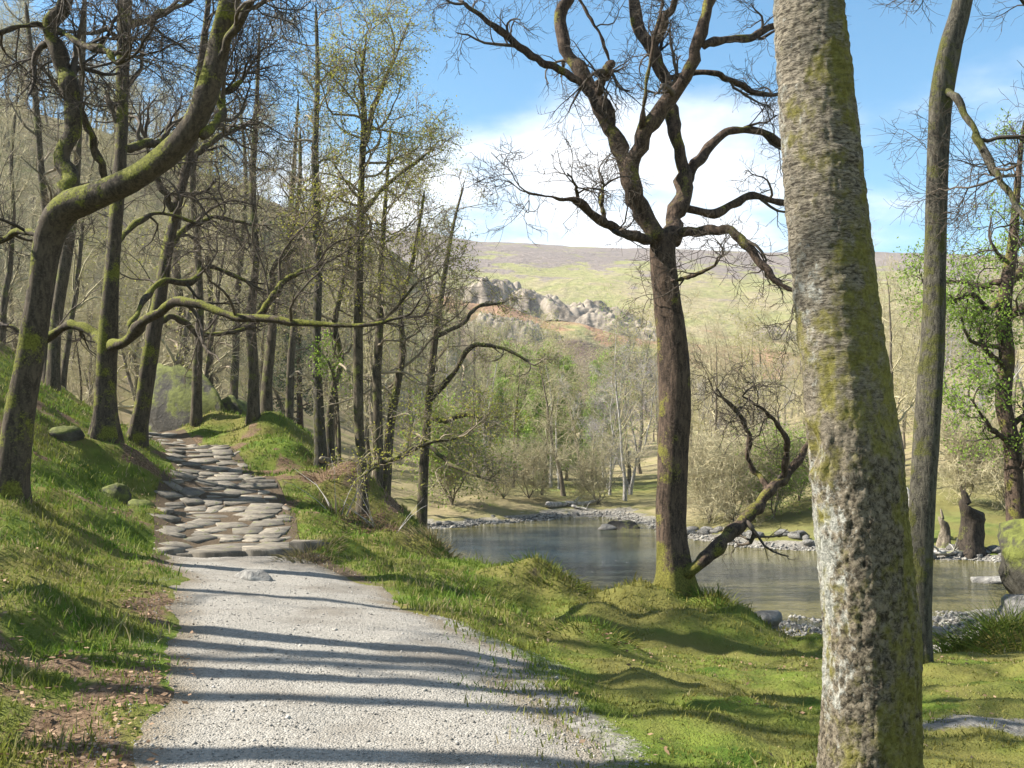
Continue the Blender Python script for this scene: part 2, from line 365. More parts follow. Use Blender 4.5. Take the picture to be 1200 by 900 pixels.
def path_mat():
    n = NT('pale_grey_gravel'); w = n.coord('Object')
    big = n.noise(w, .9, 5, .6); fine = n.noise(w, 35, 4, .75); vo = n.voro(w, 75, 'F1', 'Distance'); vc = n.voro(w, 75, 'F1', 'Color')
    bw = n.t.nodes.new('ShaderNodeRGBToBW'); n.t.links.new(vc, bw.inputs[0])
    c = n.mix(bw.outputs[0], (.170, .156, .132), (.33, .306, .266))
    c = n.mix(n.ramp(fine, .5, .8), c, (.41, .382, .336))
    c = n.mix(n.ramp(big, .46, .68), c, n.mix(fine, (.11, .095, .075), (.24, .215, .18)))
    c = n.mix(n.ramp(n.attr('edge'), .45, .0), c, n.mix(fine, (.09, .07, .045), (.22, .18, .125)))
    h = n.math('ADD', n.math('MULTIPLY', vo, -.6), n.math('MULTIPLY', fine, .5))
    return n.done(c, .95, n.bump(h, .014, 1.0), .2)
def rock_mat(name, a, b, moss=.0, mosscol=(.08, .095, .018), sc=3, by_rnd=True, bd=.06):
    n = NT(name); w = n.coord('Object'); f = n.noise(w, sc, 6, .65, .4); f2 = n.noise(w, sc * 6, 5, .7)
    c = n.mix(n.ramp(f, .35, .65), a, b); c = n.mix(n.math('MULTIPLY', n.ramp(f2, .5, .75), .6), c, tuple(min(.6, x * 1.5) for x in b))
    if by_rnd: c = n.mix(n.math('MULTIPLY', n.rnd(), .6), c, tuple(x * .55 for x in a))
    if moss:
        mf = n.ramp(n.math('ADD', n.math('ADD', f, n.math('MULTIPLY', f2, .2)), n.math('MULTIPLY', n.normal(2), .25)), .95 - moss * .5, 1.08 - moss * .5)
        c = n.mix(mf, c, n.mix(n.ramp(f2, .3, .7), tuple(x * .6 for x in mosscol), tuple(x * 1.4 for x in mosscol)))
    return n.done(c, .85, n.bump(n.math('ADD', f, n.math('MULTIPLY', f2, .4)), bd, 1.0), .3)
def water_mat():
    n = NT('river_water'); w = n.coord('Object'); v = n.coord('Object', (.55, 1, 1))
    depth = n.attr('depth')
    f = n.noise(v, 5.5, 4, .6, .3); f2 = n.noise(v, 17, 3, .6); f3 = n.noise(w, .35, 3)
    c = n.mix(depth, (.125, .110, .042), (.022, .036, .042))
    n.b.inputs['IOR'].default_value = 1.33
    h = n.math('ADD', n.math('MULTIPLY', f, .7), n.math('MULTIPLY', f2, .3))
    b = n.t.nodes.new('ShaderNodeBump'); n.put(b.inputs['Height'], h); b.inputs['Distance'].default_value = .30
    n.put(b.inputs['Strength'], n.ramp(f3, .35, .65, .5, 1.0))
    return n.done(c, .06, b.outputs[0], .5)
def fell_mat():
    n = NT('open_fell_side'); w = n.coord('Object', (1, 1, 1)); ws = n.coord('Object', (1, .45, 2.2))
    f = n.noise(ws, .016, 6, .62, .5); f2 = n.noise(ws, .05, 6, .65, .4); f3 = n.noise(w, .3, 4, .7)
    grass = n.mix(n.ramp(f2, .38, .62), n.mix(n.ramp(f3, .3, .7), (.155, .155, .055), (.24, .230, .095)), n.mix(n.ramp(f3, .3, .7), (.19, .155, .085), (.28, .235, .135)))
    heath = n.mix(n.ramp(f3, .3, .7), (.125, .100, .085), (.20, .165, .145))
    brack = n.mix(n.ramp(f3, .3, .7), (.20, .115, .065), (.34, .205, .125))
    c = n.mix(n.ramp(n.math('ADD', n.attr('heath'), n.math('MULTIPLY', n.math('SUBTRACT', f2, .5), 2.2)), .42, .6), grass, heath)
    c = n.mix(n.ramp(n.math('ADD', n.attr('bracken'), n.math('MULTIPLY', n.math('SUBTRACT', f2, .5), 1.6)), .42, .62), c, brack)
    c = n.mix(n.ramp(n.math('ADD', n.attr('scrub'), n.math('MULTIPLY', n.math('SUBTRACT', f, .5), .8)), .4, .7), c, n.mix(f3, (.055, .040, .030), (.14, .098, .072)))
    return n.done(c, .95, n.bump(n.math('ADD', f2, n.math('MULTIPLY', f3, .4)), 2.5, 1.0), .1)

M = {}
M['ground'] = ground_mat(); M['path'] = path_mat(); M['water'] = water_mat(); M['fell'] = fell_mat()
M['slab'] = rock_mat('worn_paving_stone', (.105, .092, .072), (.29, .250, .195), .12, sc=4, bd=.012)
M['rock'] = rock_mat('pale_river_stone', (.14, .132, .12), (.32, .305, .275), .0, sc=5)
M['mossrock'] = rock_mat('mossy_boulder', (.028, .025, .019), (.10, .09, .07), .66, (.085, .095, .018), sc=1.4)
M['darkrock'] = rock_mat('dark_wet_boulder', (.035, .030, .024), (.11, .095, .075), .35, (.10, .10, .03), sc=2)
M['crag'] = rock_mat('grey_crag', (.085, .068, .050), (.27, .225, .175), .15, (.16, .16, .06), sc=.22, by_rnd=False)
M['oak'] = bark('oak_bark_with_moss', (.030, .024, .017), (.082, .064, .045), .38, (.110, .112, .018))
M['oakdark'] = bark('dark_oak_bark', (.020, .014, .010), (.090, .062, .044), .12, (.105, .098, .020), 0, upw=.05, foot=.8)
M['slender'] = bark('slender_stem_bark', (.032, .026, .017), (.108, .088, .060), .22, (.100, .105, .028))
M['alder'] = bark('grey_green_bark', (.026, .023, .018), (.105, .094, .070), .26, (.070, .070, .020), 0, sc=18, bd=.03)
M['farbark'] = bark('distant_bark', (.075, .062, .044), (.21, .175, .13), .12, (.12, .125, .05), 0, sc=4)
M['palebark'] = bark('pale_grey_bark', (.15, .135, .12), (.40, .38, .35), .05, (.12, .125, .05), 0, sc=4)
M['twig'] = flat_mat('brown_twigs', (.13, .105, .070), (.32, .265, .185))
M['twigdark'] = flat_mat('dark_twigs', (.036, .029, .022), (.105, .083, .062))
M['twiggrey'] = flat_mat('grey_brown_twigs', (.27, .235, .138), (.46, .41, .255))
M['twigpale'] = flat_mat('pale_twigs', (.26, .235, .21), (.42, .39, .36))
M['leafyellow'] = flat_mat('yellow_green_spring_leaf', (.22, .24, .035), (.33, .30, .06), .7, transl=.4)
M['leafolive'] = flat_mat('olive_bud_leaf', (.22, .23, .05), (.34, .32, .10), .8, transl=.35)
M['leafgreen'] = flat_mat('fresh_green_leaf', (.14, .23, .025), (.24, .33, .06), .7, transl=.45)
M['leaflarch'] = flat_mat('bright_larch_needles', (.17, .27, .045), (.28, .37, .09), .8, transl=.35)
M['leafdark'] = flat_mat('dark_conifer_needles', (.026, .050, .020), (.060, .090, .034), .8, transl=.15)
def grass_mat():
    n = NT('grass_blades'); w = n.coord('Object'); i = n.island()
    p = n.ramp(n.noise(w, .75, 4, .6), .40, .62); q = n.ramp(n.noise(w, 2.6, 3, .6), .38, .62)
    g = n.mix(i, (.050, .118, .009), (.135, .220, .024)); y = n.mix(i, (.120, .112, .020), (.250, .218, .055))
    sx = n.t.nodes.new('ShaderNodeSeparateXYZ'); n.t.links.new(w, sx.inputs[0])
    c = n.mix(n.math('ADD', n.math('MULTIPLY', n.math('ADD', p, q), .38), n.ramp(sx.outputs[0], -.5, 1.5, 0, .50)), g, y)
    n.done(c, .75, None, .2)
    t = n.t.nodes.new('ShaderNodeBsdfTranslucent'); n.put(t.inputs[0], c); m = n.t.nodes.new('ShaderNodeMixShader'); m.inputs[0].default_value = .35
    n.t.links.new(n.b.outputs[0], m.inputs[1]); n.t.links.new(t.outputs[0], m.inputs[2]); n.t.links.new(m.outputs[0], n.out.inputs[0])
    return n.m
M['grass'] = grass_mat()
M['grassdry'] = flat_mat('dry_grass', (.20, .17, .075), (.34, .28, .14), .85, transl=.2)
M['deadleaf'] = flat_mat('fallen_oak_leaf', (.13, .075, .04), (.33, .22, .14), .8, transl=.1)
M['bracken'] = flat_mat('dead_bracken', (.070, .042, .024), (.19, .125, .075), .9)
M['gravel'] = flat_mat('loose_gravel', (.12, .11, .095), (.38, .355, .315), .85)
M['pebble'] = flat_mat('shore_pebbles', (.085, .078, .068), (.34, .32, .28), .8)

# ---------------------------------------------------------------- ground sheet
def make_ground():
    ys = np.concatenate([np.linspace(-14, 3.2, 40, endpoint=False), np.linspace(3.2, 15, 210, endpoint=False), np.linspace(15, 30, 150, endpoint=False),
                         30 * (170 / 30) ** np.linspace(0, 1, 110)])
    k = np.linspace(-1, 1, 380); s = np.sign(k) * (.45 * np.abs(k) + .55 * np.abs(k) ** 3)
    hw = np.where(ys < 30, 24 + np.maximum(ys, 0) * .9, 51 + (ys - 30) * 1.0)
    X = s[None] * hw[:, None] + 0 * ys[:, None]; Y = np.repeat(ys[:, None], len(s), 1)
    sh = X.shape; x = X.ravel(); y = Y.ravel()
    z, e, g, wet = ground_parts(x, y)
    z = z - .05 * sstep(0, .3, e)
    nx, ny = sh[1], sh[0]
    i = np.arange(ny - 1)[:, None] * nx + np.arange(nx - 1)[None]
    F = np.stack([i, i + 1, i + nx + 1, i + nx], -1).reshape(-1, 4)
    me = mesh_np('ground', np.c_[x, y, z], F)
    nz1 = fbm(x * .8, y * .8, 71, 3)
    near = (y < 30)
    lit = sstep(.32, .0, np.abs(e + .10)) * (y < 9) * (x < -1) * .8 * sstep(.35, .6, nz1) + .55 * sstep(.5, .1, np.abs(e + .15)) * (y < 6.6) * (x < -1) * sstep(.3, .6, nz1) + sstep(.60, .70, fbm(x * 1.3, y * 1.3, 33, 3)) * (x < -2) * near * .7
    lit = lit + .75 * np.exp(-(((x + 2.2) / 1.1) ** 2 + ((y - 17) / 1.6) ** 2)) + .5 * np.exp(-(((x - 3.3) / .9) ** 2 + ((y - 9.8) / .5) ** 2))
    soil = sstep(.25, 0, np.abs(e)) * .55 * (y > 11.5) * (y < 27) + .6 * np.exp(-(((x - 1.3) / .22) ** 2 + ((y - 13.6) / .5) ** 2)) + .45 * np.exp(-(((x + 2.5) / 1.5) ** 2 + ((y - 12.4) / .6) ** 2))
    slope = np.abs(np.gradient(z.reshape(sh), axis=0) / np.gradient(Y, axis=0)).ravel()
    soil = soil + sstep(.6, 1.3, slope) * near * .6
    bb = z - WATER
    beach = .62 * sstep(.45, .0, -e) * (x > -.8) * (y < 9.5) * (.4 + nz1) + 1.0 * np.exp(-(((x - 3.1) / .7) ** 2 + ((y - 6.6) / .28) ** 2)) + sstep(np.where(y > 25, .22, .42), np.where(y > 25, .08, .22), bb + .2 * (nz1 - .5)) * (y > 14.5) * (y < 75)
    fattr(me, 'litter', np.clip(lit, 0, 1)); fattr(me, 'soil', np.clip(soil, 0, 1)); fattr(me, 'beach', np.clip(beach, 0, 1)); fattr(me, 'bed', sstep(-.05, -.35, bb))
    mead = np.exp(-((x - 4) / 9) ** 2 - ((y - 53) / 8) ** 2) + np.exp(-((x - 11) / 5) ** 2 - ((y - 33) / 4) ** 2)
    fattr(me, 'wood', sstep(26, 34, y) * (1 - np.clip(beach, 0, 1)) * (1 - .85 * np.clip(mead, 0, 1)))
    return obj('ground', me, M['ground'], kind='structure')
make_ground()

def make_water():
    xs = np.linspace(-30, 45, 160); ys = np.linspace(14, 50, 110)
    X, Y = np.meshgrid(xs, ys); z = gz(X.ravel(), Y.ravel())
    nx = len(xs); i = np.arange(len(ys) - 1)[:, None] * nx + np.arange(nx - 1)[None]
    F = np.stack([i, i + 1, i + nx + 1, i + nx], -1).reshape(-1, 4)
    zz_ = z.reshape(X.shape)
    keep = (np.minimum.reduce([zz_[:-1, :-1], zz_[1:, :-1], zz_[:-1, 1:], zz_[1:, 1:]]) < WATER + .1).ravel()
    F = F[keep]
    used = np.unique(F); mp_ = -np.ones(X.size, int); mp_[used] = np.arange(len(used))
    V = np.c_[X.ravel(), Y.ravel(), np.full(X.size, WATER)][used]
    me = mesh_np('river', V, mp_[F]); fattr(me, 'depth', sstep(.1, .95, WATER - z[used]))
    return obj('river', me, M['water'], kind='structure')
make_water()

def make_path():
    ys = np.linspace(-13, 13.6, 330); n = 46
    l = np.interp(ys, PY, PL) - .45; r = np.interp(ys, PY, PR) + .5
    t = np.linspace(0, 1, n)
    X = l[:, None] + (r - l)[:, None] * t[None]; Y = np.repeat(ys[:, None], n, 1)
    x, y = X.ravel(), Y.ravel(); e = path_edge(x, y)
    z = tps(x, y) + .03 * sstep(.0, .9, e) - .012 + (fbm(x * 2.2, y * 2.2, 51, 3) - .5) * .035 + (fbm(x * 14, y * 14, 53, 2) - .5) * .010 - .10 * sstep(.1, -.35, e)
    i = np.arange(len(ys) - 1)[:, None] * n + np.arange(n - 1)[None]
    F = np.stack([i, i + 1, i + n + 1, i + n], -1).reshape(-1, 4)
    me = mesh_np('gravel_path', np.c_[x, y, z], F); fattr(me, 'edge', e + .25 * (fbm(x * 3, y * 3, 55, 3) - .5))
    return obj('gravel_path', me, M['path'], kind='structure')
make_path()

# ---------------------------------------------------------------- the fell across the valley
def fell_z(x, y):
    u = 600 + 1200 * x / y
    vr = np.interp(u, [-400, 300, 500, 560, 700, 800, 900, 1000, 1200, 1700], [250, 262, 272, 284, 290, 293, 296, 296, 299, 310])
    zr = (510 - vr) / 1200 * 760
    t = np.clip((y - 165) / (760 - 165), 0, 1.6)
    base = zr * np.where(t < 1, .55 * t + .45 * t * t * (3 - 2 * t), 1 - .25 * (t - 1)) + 1
    vk = np.interp(u, [-200, 300, 480, 520, 560, 600, 640, 680, 720, 760, 800, 860, 920, 1000], [310, 340, 340, 346, 350, 356, 370, 370, 388, 406, 424, 448, 475, 505])
    zk = (510 - vk) / 1200 * 300
    k = zk * np.exp(-(((y - 300) / np.where(y < 300, 75, 48)) ** 2))
    k = k + (k > 3) * (fbm(x * .06, y * .06, 81, 4) - .5) * 7
    z = np.maximum(base, k) + .35 * np.minimum(base, k) * np.exp(-np.abs(base - k) / 6)
    return z + (fbm(x * .012, y * .012, 91, 5) - .5) * 9 * sstep(170, 320, y)
def make_fell():
    ys = np.concatenate([np.linspace(158, 400, 170, endpoint=False), np.linspace(400, 1000, 110)]); a = np.linspace(-.95, .95, 330)
    X = a[None] * ys[:, None]; Y = np.repeat(ys[:, None], len(a), 1); x, y = X.ravel(), Y.ravel()
    z = fell_z(x, y) - 6 * sstep(172, 158, y)
    n = len(a); i = np.arange(len(ys) - 1)[:, None] * n + np.arange(n - 1)[None]
    F = np.stack([i, i + 1, i + n + 1, i + n], -1).reshape(-1, 4)
    me = mesh_np('fell', np.c_[x, y, z], F)
    u = 600 + 1200 * x / y
    t = (y - 165) / 595
    fattr(me, 'heath', np.clip(sstep(.28, .75, t) * .72 + .25 * sstep(600, 450, u), 0, 1))
    fattr(me, 'bracken', np.clip(.62 * sstep(310, 285, y) * sstep(235, 262, y) + .42 * np.exp(-(((u - 880) / 70) ** 2 + ((y - 330) / 60) ** 2)), 0, 1))
    fattr(me, 'scrub', sstep(268, 232, y) * sstep(980, 850, u))
    return obj('fell', me, M['fell'], kind='structure')
make_fell()
def ico(sub):
    import bmesh
    bm = bmesh.new(); bmesh.ops.create_icosphere(bm, subdivisions=sub, radius=1)
    V = np.array([v.co[:] for v in bm.verts]); F = np.array([[v.index for v in f.verts] for f in bm.faces]); bm.free(); return V, F
ICO = {s: ico(s) for s in (1, 2, 3, 4)}
def rock_mesh(name, sx, sy, sz, seed, sub=3, rough=.28, mat='rock', blocky=.5):
    V, F = ICO[sub]; V = V.copy()
    rng = np.random.default_rng(seed)
    for _ in range(9):                             # flattened facets
        nrm = unit(rng.normal(size=3)); h = rng.uniform(.55, .95)
        d = V @ nrm - h; V -= np.maximum(d, 0)[:, None] * nrm * blocky * 1.6
    f = 0
    for k, (s, w) in enumerate(((1.6, .6), (3.7, .3), (8, .15))):
        f = f + w * (vnoise(V[:, 0] * s + V[:, 2] * s * .7 + 20, V[:, 1] * s - V[:, 2] * s * .6 + 20, seed + k) - .5) * 2
    V = V * (1 + rough * f)[:, None] * np.array((sx, sy, sz))
    return mesh_np(name, V, F, smooth=sub > 3)
def crag(name, u, v, d, sx, sy, sz, seed, label):
    """outcrop: stepped, cleft blocks standing out of the slope"""
    p = at(u, v, d); z0 = float(fell_z(np.array([p[0]]), np.array([p[1]]))[0])
    nx, ny = 110, 60
    X, Y = np.meshgrid(np.linspace(-1, 1, nx), np.linspace(-1, 1, ny)); x, y = X.ravel(), Y.ravel()
    wx, wy = x * sx, y * sy
    env = np.clip(1.15 - (x ** 2 + y ** 2) ** .5 - .45 * (fbm(wx * .22, wy * .22, seed, 3) - .3), 0, 1)
    rng = np.random.default_rng(seed); ns = 150
    S = np.c_[rng.uniform(-sx, sx, ns), rng.uniform(-sy, sy, ns)]; hh = rng.uniform(.25, 1, ns); tx, ty = rng.normal(size=(2, ns)) * .10
    D = ((wx[:, None] - S[None, :, 0] + .8 * (vnoise(wx, wy, seed + 5)[:, None] - .5)) ** 2 + (wy[:, None] - S[None, :, 1]) ** 2)
    k = D.argsort(1)[:, :2]; f1 = np.sqrt(np.take_along_axis(D, k, 1)); cleft = np.clip((f1[:, 1] - f1[:, 0]) / .5, 0, 1); c = k[:, 0]
    blk = hh[c] + (wx - S[c, 0]) * tx[c] + (wy - S[c, 1]) * ty[c]
    big = fbm(wx * .16 + 7, wy * .16, seed + 2, 3)
    h = .86 * sz * sstep(0, .55, env) * (.70 * big * 1.5 + .22 * blk) - .35 * (1 - cleft) * sz * .16 + (fbm(wx * 1.1, wy * 1.1, seed + 9, 3) - .5) * .7
    zz0 = fell_z(p[0] + wx, p[1] + wy) - z0
    Z = zz0 + np.where(env > 0.02, h, -1.5) - .4
    i = np.arange(ny - 1)[:, None] * nx + np.arange(nx - 1)[None]
    F = np.stack([i, i + 1, i + nx + 1, i + nx], -1).reshape(-1, 4)
    o = obj('crag', mesh_np('crag', np.c_[wx, wy, Z], F, smooth=False), M['crag'], loc=(p[0], p[1], z0))
    tag(o, label, 'crag', 'crags on the fell'); return o
crag('crag', 588, 368, 300, 23, 13, 10, 3, 'dark grey rocky crag with steep shadowed right end above brown scrub')
crag('crag', 668, 386, 298, 25, 13, 9, 7, 'broad pale rock outcrop on the knoll above orange bracken')
crag('crag', 738, 416, 285, 17, 10, 6.5, 12, 'low broken rocks running down the end of the knoll')
crag('crag', 530, 362, 320, 14, 9, 9, 15, 'grey rock outcrop half hidden behind the riverside trees')
crag('crag', 905, 385, 330, 12, 8, 5, 19, 'small pale rocks beside bare bracken patch on open fell')
crag('crag', 600, 425, 250, 12, 6, 6, 23, 'small dark rocks low down in the scrub below the crags')

# ---------------------------------------------------------------- trees
def stack(curves, n):
    q = [resample(c, n) for c in curves]
    return np.stack([a[:, :3] for a in q]), np.stack([a[:, 3] for a in q])
def crown_levels(rng, P, R, levels):
    """levels: list of dict for kids(); returns list of (P,R)"""
    out = []
    for lv in levels:
        P, R = kids(rng, P, R, **lv); out.append((P, R))
    return out
def crown_mesh(name, levs, sides=(5, 4, 3, 3, 3)):
    return mesh_np(name, *merge([tubes(p, r, sides[min(i, len(sides) - 1)]) for i, (p, r) in enumerate(levs)]))
TRI = []
def hero(name, label, d, trunk, limbs=(), seed=1, bark_m='oak', twig_m='twigdark', tw=None, tk=(0, .5, 1), lk=4, L=(1.2, 2.2), depth=4, leaf=None, flare=.55, sides=22, wob=.28, up=.05,
         group=None, amp=.018, limb_t0=.25, dens=(5, 4, 3), fh=.35, sub=None, cat='tree', rmin=.0045, rings=46):
    """a tree that can be told apart: trunk and limbs follow measured bends, twigs grow from them"""
    rng = np.random.default_rng(seed)
    b = at(trunk[0][0], trunk[0][1], d); z0 = gz1(b[0], b[1]); base = np.array((b[0], b[1], z0))
    def conv(c, first=False):
        rows = []
        for (u, v, w, *dd) in c:
            D = d + (dd[0] if dd else 0)
            rows.append((*(at(u, v, D) - base), w * ppm(D) / 2))
        return rows
    tr = conv(trunk)
    tr[0] = (tr[0][0], tr[0][1], 0.0, tr[0][3])
    tr = [(tr[0][0], tr[0][1], -.35, tr[0][3] * 1.02)] + tr
    root = thing(name, label, cat, tuple(base), group)
    obj('trunk', mesh_np('trunk', *rough_tube(tr, rings, sides, amp, flare, fh, seed)), M[bark_m], root)
    lc = []
    for c in limbs:                                # crooked limbs: small sharp kinks along the measured bends
        q = resample(conv(c), 4 + 3 * len(c)); j = rng.normal(size=(len(q), 3)) * q[:, 3:4] * .21; j[0] = 0; q[:, :3] += j; q[:, 3] *= 1 + .12 * rng.normal(size=len(q)); lc.append([tuple(r_) for r_ in q])
    for i, c in enumerate(lc):
        obj('limb', mesh_np('limb', *rough_tube(c, 44, 12, amp * .55, 0, seed=seed + i + 3)), M[bark_m], root)
    par = []
    if tk[0]:
        P, R = stack([tr], 24); p1, r1 = kids(rng, P, R, tk[0], tk[1], tk[2], (.7, 1.35), (L[0] * 1.3, L[1] * 1.5), 9, wob, up, .42, rmin * 2, .3); par.append((p1, r1))
    if lc:
        P, R = stack(lc, 16)
        p2, r2 = kids(rng, P, R, lk, limb_t0, 1, (.5, 1.2), L, 9, wob, up, .5, rmin * 2, .3); par.append((p2, r2))
        tipP, tipR = kids(rng, P, R, 2, .97, 1, (.1, .5), (L[0], L[1]), 9, wob * .8, up, .85, rmin * 2, .25); par.append((tipP, tipR))
    if not par: return root
    P = np.concatenate([p for p, r in par]); R = np.concatenate([r for p, r in par])
    levs = [(P, R)]; ln = L
    for k in range(depth - 1):
        ln = (ln[0] * .55, ln[1] * .62)
        P, R = kids(rng, P, R, dens[min(k, len(dens) - 1)], .15, 1, (.45, 1.15), ln, (6, 5, 4, 3)[k], wob * .75, up * .5, .55, rmin * (1.3, 1, .8, .7)[k], .35); levs.append((P, R))
    me = crown_mesh('crown', levs, (6, 4, 3, 3, 3)); cro = obj('crown', me, M[twig_m], root)
    if leaf:
        mt, per, size, sp = leaf
        obj('foliage', mesh_np('foliage', *leaves(rng, levs[-1][0], per, size, sp), smooth=False), M[mt], cro)
    return root

# leaning mossy oak on the left bank
hero('oak_tree', 'leaning mossy oak on the grass bank, its trunk bending right over the gravel path', 12,
 [(12, 590, 34), (22, 500, 31), (38, 400, 29), (48, 330, 28), (57, 275, 34), (76, 244, 36, -.1), (110, 230, 33, -.2), (150, 213, 31, -.35), (195, 183, 30, -.5), (228, 143, 28, -.6), (248, 95, 26, -.7), (258, 50, 24, -.7), (270, 0, 22, -.8), (292, -90, 20, -.7), (300, -190, 14, -.4)],
 [[(72, 244, 20), (80, 205, 19, .2), (75, 180, 19, .3), (87, 135, 20, .4), (78, 85, 19, .5), (60, 35, 19, .5), (72, 5, 19, .4), (95, -60, 14, .2), (90, -140, 8, 0)],
  [(66, 35, 9, .5), (95, 52, 9, .2), (125, 60, 8, -.1), (137, 75, 6, -.3)],
  [(255, 75, 12, -.7), (272, 40, 11, -.9), (292, 5, 10, -1.1), (330, -60, 7, -1.2)],
  [(235, 160, 12, -.6), (258, 140, 10, -.2), (262, 110, 8, .2), (285, 95, 5, .5)],
  [(58, 30, 8, .5), (25, 30, 7, .3), (-20, 42, 5, .1), (-70, 20, 3, 0)],
  [(55, 280, 8), (25, 272, 8, .5), (-10, 285, 6, .8), (-50, 270, 4, 1)]],
 seed=5, lk=6, L=(.8, 1.7), depth=4, flare=.5, sides=30, rings=90, dens=(6, 5, 4), wob=.3, amp=.022)
# upright oak beside the paving with a long low arm over the path
hero('oak_tree', 'upright oak by the paved path with a long low arm crossing over the stones', 17,
 [(123, 515, 29), (124, 460, 23), (126, 400, 21), (130, 330, 17), (136, 250, 16), (142, 170, 15), (144, 90, 15), (147, 0, 14), (150, -110, 13), (155, -220, 7)],
 [[(128, 402, 13), (144, 403, 13, -.3), (165, 380, 12, -.7), (183, 369, 11, -1), (205, 353, 11, -1.3), (235, 358, 9, -1.6), (270, 370, 9, -1.9), (310, 374, 8, -2.2), (370, 380, 7, -2.4), (430, 381, 5.5, -2.6), (470, 372, 4, -2.6)],
  [(122, 404, 11), (105, 388, 11, .3), (80, 381, 10, .5), (45, 400, 9, .8), (10, 380, 6, 1)],
  [(140, 175, 9), (165, 170, 10, .5), (190, 165, 8, .8), (200, 145, 5, 1)],
  [(135, 230, 10), (112, 180, 8, -.5), (100, 140, 6, -.8), (70, 110, 4, -1)],
  [(300, 374, 7, -2.1), (325, 340, 7, -2), (340, 325, 6, -1.9), (370, 312, 4, -1.8)],
  [(148, 30, 9), (185, 18, 8, .3), (225, 0, 5, .6)], [(133, 290, 8), (160, 262, 7, .6), (190, 250, 5, 1), (230, 262, 3, 1.3)],
  [(150, 385, 8, -.4), (185, 332, 7, .4), (225, 330, 7, .9), (245, 312, 5, 1.2), (290, 330, 4, 1.4)]],
 seed=11, lk=4, L=(.9, 2.0), depth=4, flare=.7, sides=26, rings=60, tk=(10, .5, 1), dens=(5, 4, 4), wob=.3)
hero('oak_tree', 'straight oak standing at the head of the paved path, leaning a little right', 20.5,
 [(160, 518, 21), (168, 470, 18), (175, 420, 18), (185, 360, 15), (195, 300, 14), (208, 240, 12), (222, 180, 11), (232, 110, 11), (240, 40, 8), (250, -60, 4)],
 [[(195, 300, 9), (215, 270, 8, .4), (250, 255, 6, .8), (290, 262, 4, 1)], [(205, 250, 8), (185, 210, 7, -.3), (170, 160, 5, -.6)], [(182, 380, 8), (205, 372, 7, .5), (240, 392, 6, .8), (290, 385, 4, 1)],
  [(218, 195, 8), (250, 165, 7, .5), (280, 150, 5, .8)]],
 seed=17, lk=4, L=(1.1, 2.2), depth=4, tk=(10, .45, 1), dens=(5, 4, 4), wob=.3, sides=18)
ST = 'slender stems along the crest above the river'
def stem(u0, v0, d, pts, seed, label, leaf=None, bark_m='slender', twig_m='twig', tk=(14, .40, 1), L=(.8, 1.7), limbs=(), name='tree', dens=(5, 4, 3), depth=4, wob=.3, flare=.35, sides=12, group=None):
    return hero(name, label, d, [(u0, v0, pts[0][2] * 1.25)] + pts, limbs, seed, bark_m, twig_m, None, tk, 4, L, depth, leaf, flare, sides, wob, .05, group, .008, .25, dens, .25, rings=36, rmin=.0055)
OL = ('leafolive', 2, .022, .07)
stem(62, 440, 24, [(66, 380, 14), (76, 310, 13), (86, 240, 11), (92, 150, 9), (98, 40, 6), (100, -60, 3)], 21, 'thin mossy trunk behind the leaning oak, right one of a close pair', None)
stem(56, 432, 25, [(58, 370, 13), (62, 300, 11), (50, 220, 9), (42, 120, 7), (30, 0, 4)], 22, 'thin dark trunk behind the leaning oak, left one of a close pair', None)
stem(230, 486, 25.5, [(231, 430, 11), (234, 370, 9), (232, 300, 8), (226, 220, 7), (232, 130, 5), (240, 40, 3)], 23, 'slender stem growing beside the mossy boulder at its right end', OL)
stem(297, 502, 25, [(297, 440, 12), (294, 370, 11), (300, 300, 9), (296, 220, 8), (300, 140, 6), (304, 30, 3)], 24, 'slender straight stem on the bank crest, left of a close pair', OL,
     limbs=[[(296, 380, 7), (318, 340, 7, .3), (322, 310, 6, .4), (350, 290, 4, .5)]])
stem(312, 502, 26, [(313, 450, 12), (318, 400, 11), (322, 360, 9), (335, 300, 7), (350, 230, 5), (352, 150, 3)], 25, 'slender crooked stem on the bank crest, right of a close pair', OL)
stem(376, 528, 22, [(373, 470, 12), (371, 400, 11), (373, 320, 10), (371, 250, 10), (369, 180, 8), (372, 90, 6), (370, 0, 3)], 26, 'grey upright trunk on the verge right of the paved path', ('leafdark', 1, .035, .12), bark_m='alder',
     tk=(20, .45, 1))
stem(388, 530, 23, [(386, 490, 9), (392, 450, 9), (400, 420, 8), (392, 380, 7), (402, 330, 6), (412, 270, 4)], 27, 'thin curved pale stem close behind the grey upright trunk', OL, tk=(12, .4, 1))
stem(424, 606, 17.5, [(425, 560, 13), (421, 500, 12), (420, 430, 11.5), (420, 350, 10), (422, 270, 9), (424, 200, 8), (427, 140, 8), (424, 90, 5), (430, 40, 3)], 28,
     'tall slender trunk on the river bank edge with yellow leaves at its top', ('leafyellow', 7, .021, .07), tk=(26, .5, 1), L=(.8, 1.6), sides=16,
     limbs=[[(424, 562, 7), (440, 545, 7, -.3), (470, 535, 6, -.6), (500, 520, 5, -.9), (540, 512, 3, -1)], [(423, 180, 7), (440, 120, 6, .2), (460, 75, 4, .3)], [(421, 380, 5), (452, 372, 4, -.4), (490, 330, 3, -.7)],
            [(424, 250, 6), (455, 215, 5, .4), (500, 180, 3, .6)]])
stem(443, 552, 21, [(443, 500, 11), (442, 440, 10), (445, 380, 9), (447, 310, 7), (452, 230, 5), (458, 150, 3)], 29, 'thin trunk behind the bank edge, left of two that touch at the foot', OL)
stem(451, 558, 21.2, [(456, 510, 10), (464, 460, 9), (472, 410, 8), (470, 360, 6), (485, 300, 5), (498, 220, 3)], 30, 'thin leaning trunk behind the bank edge, right of two that touch at the foot', OL)
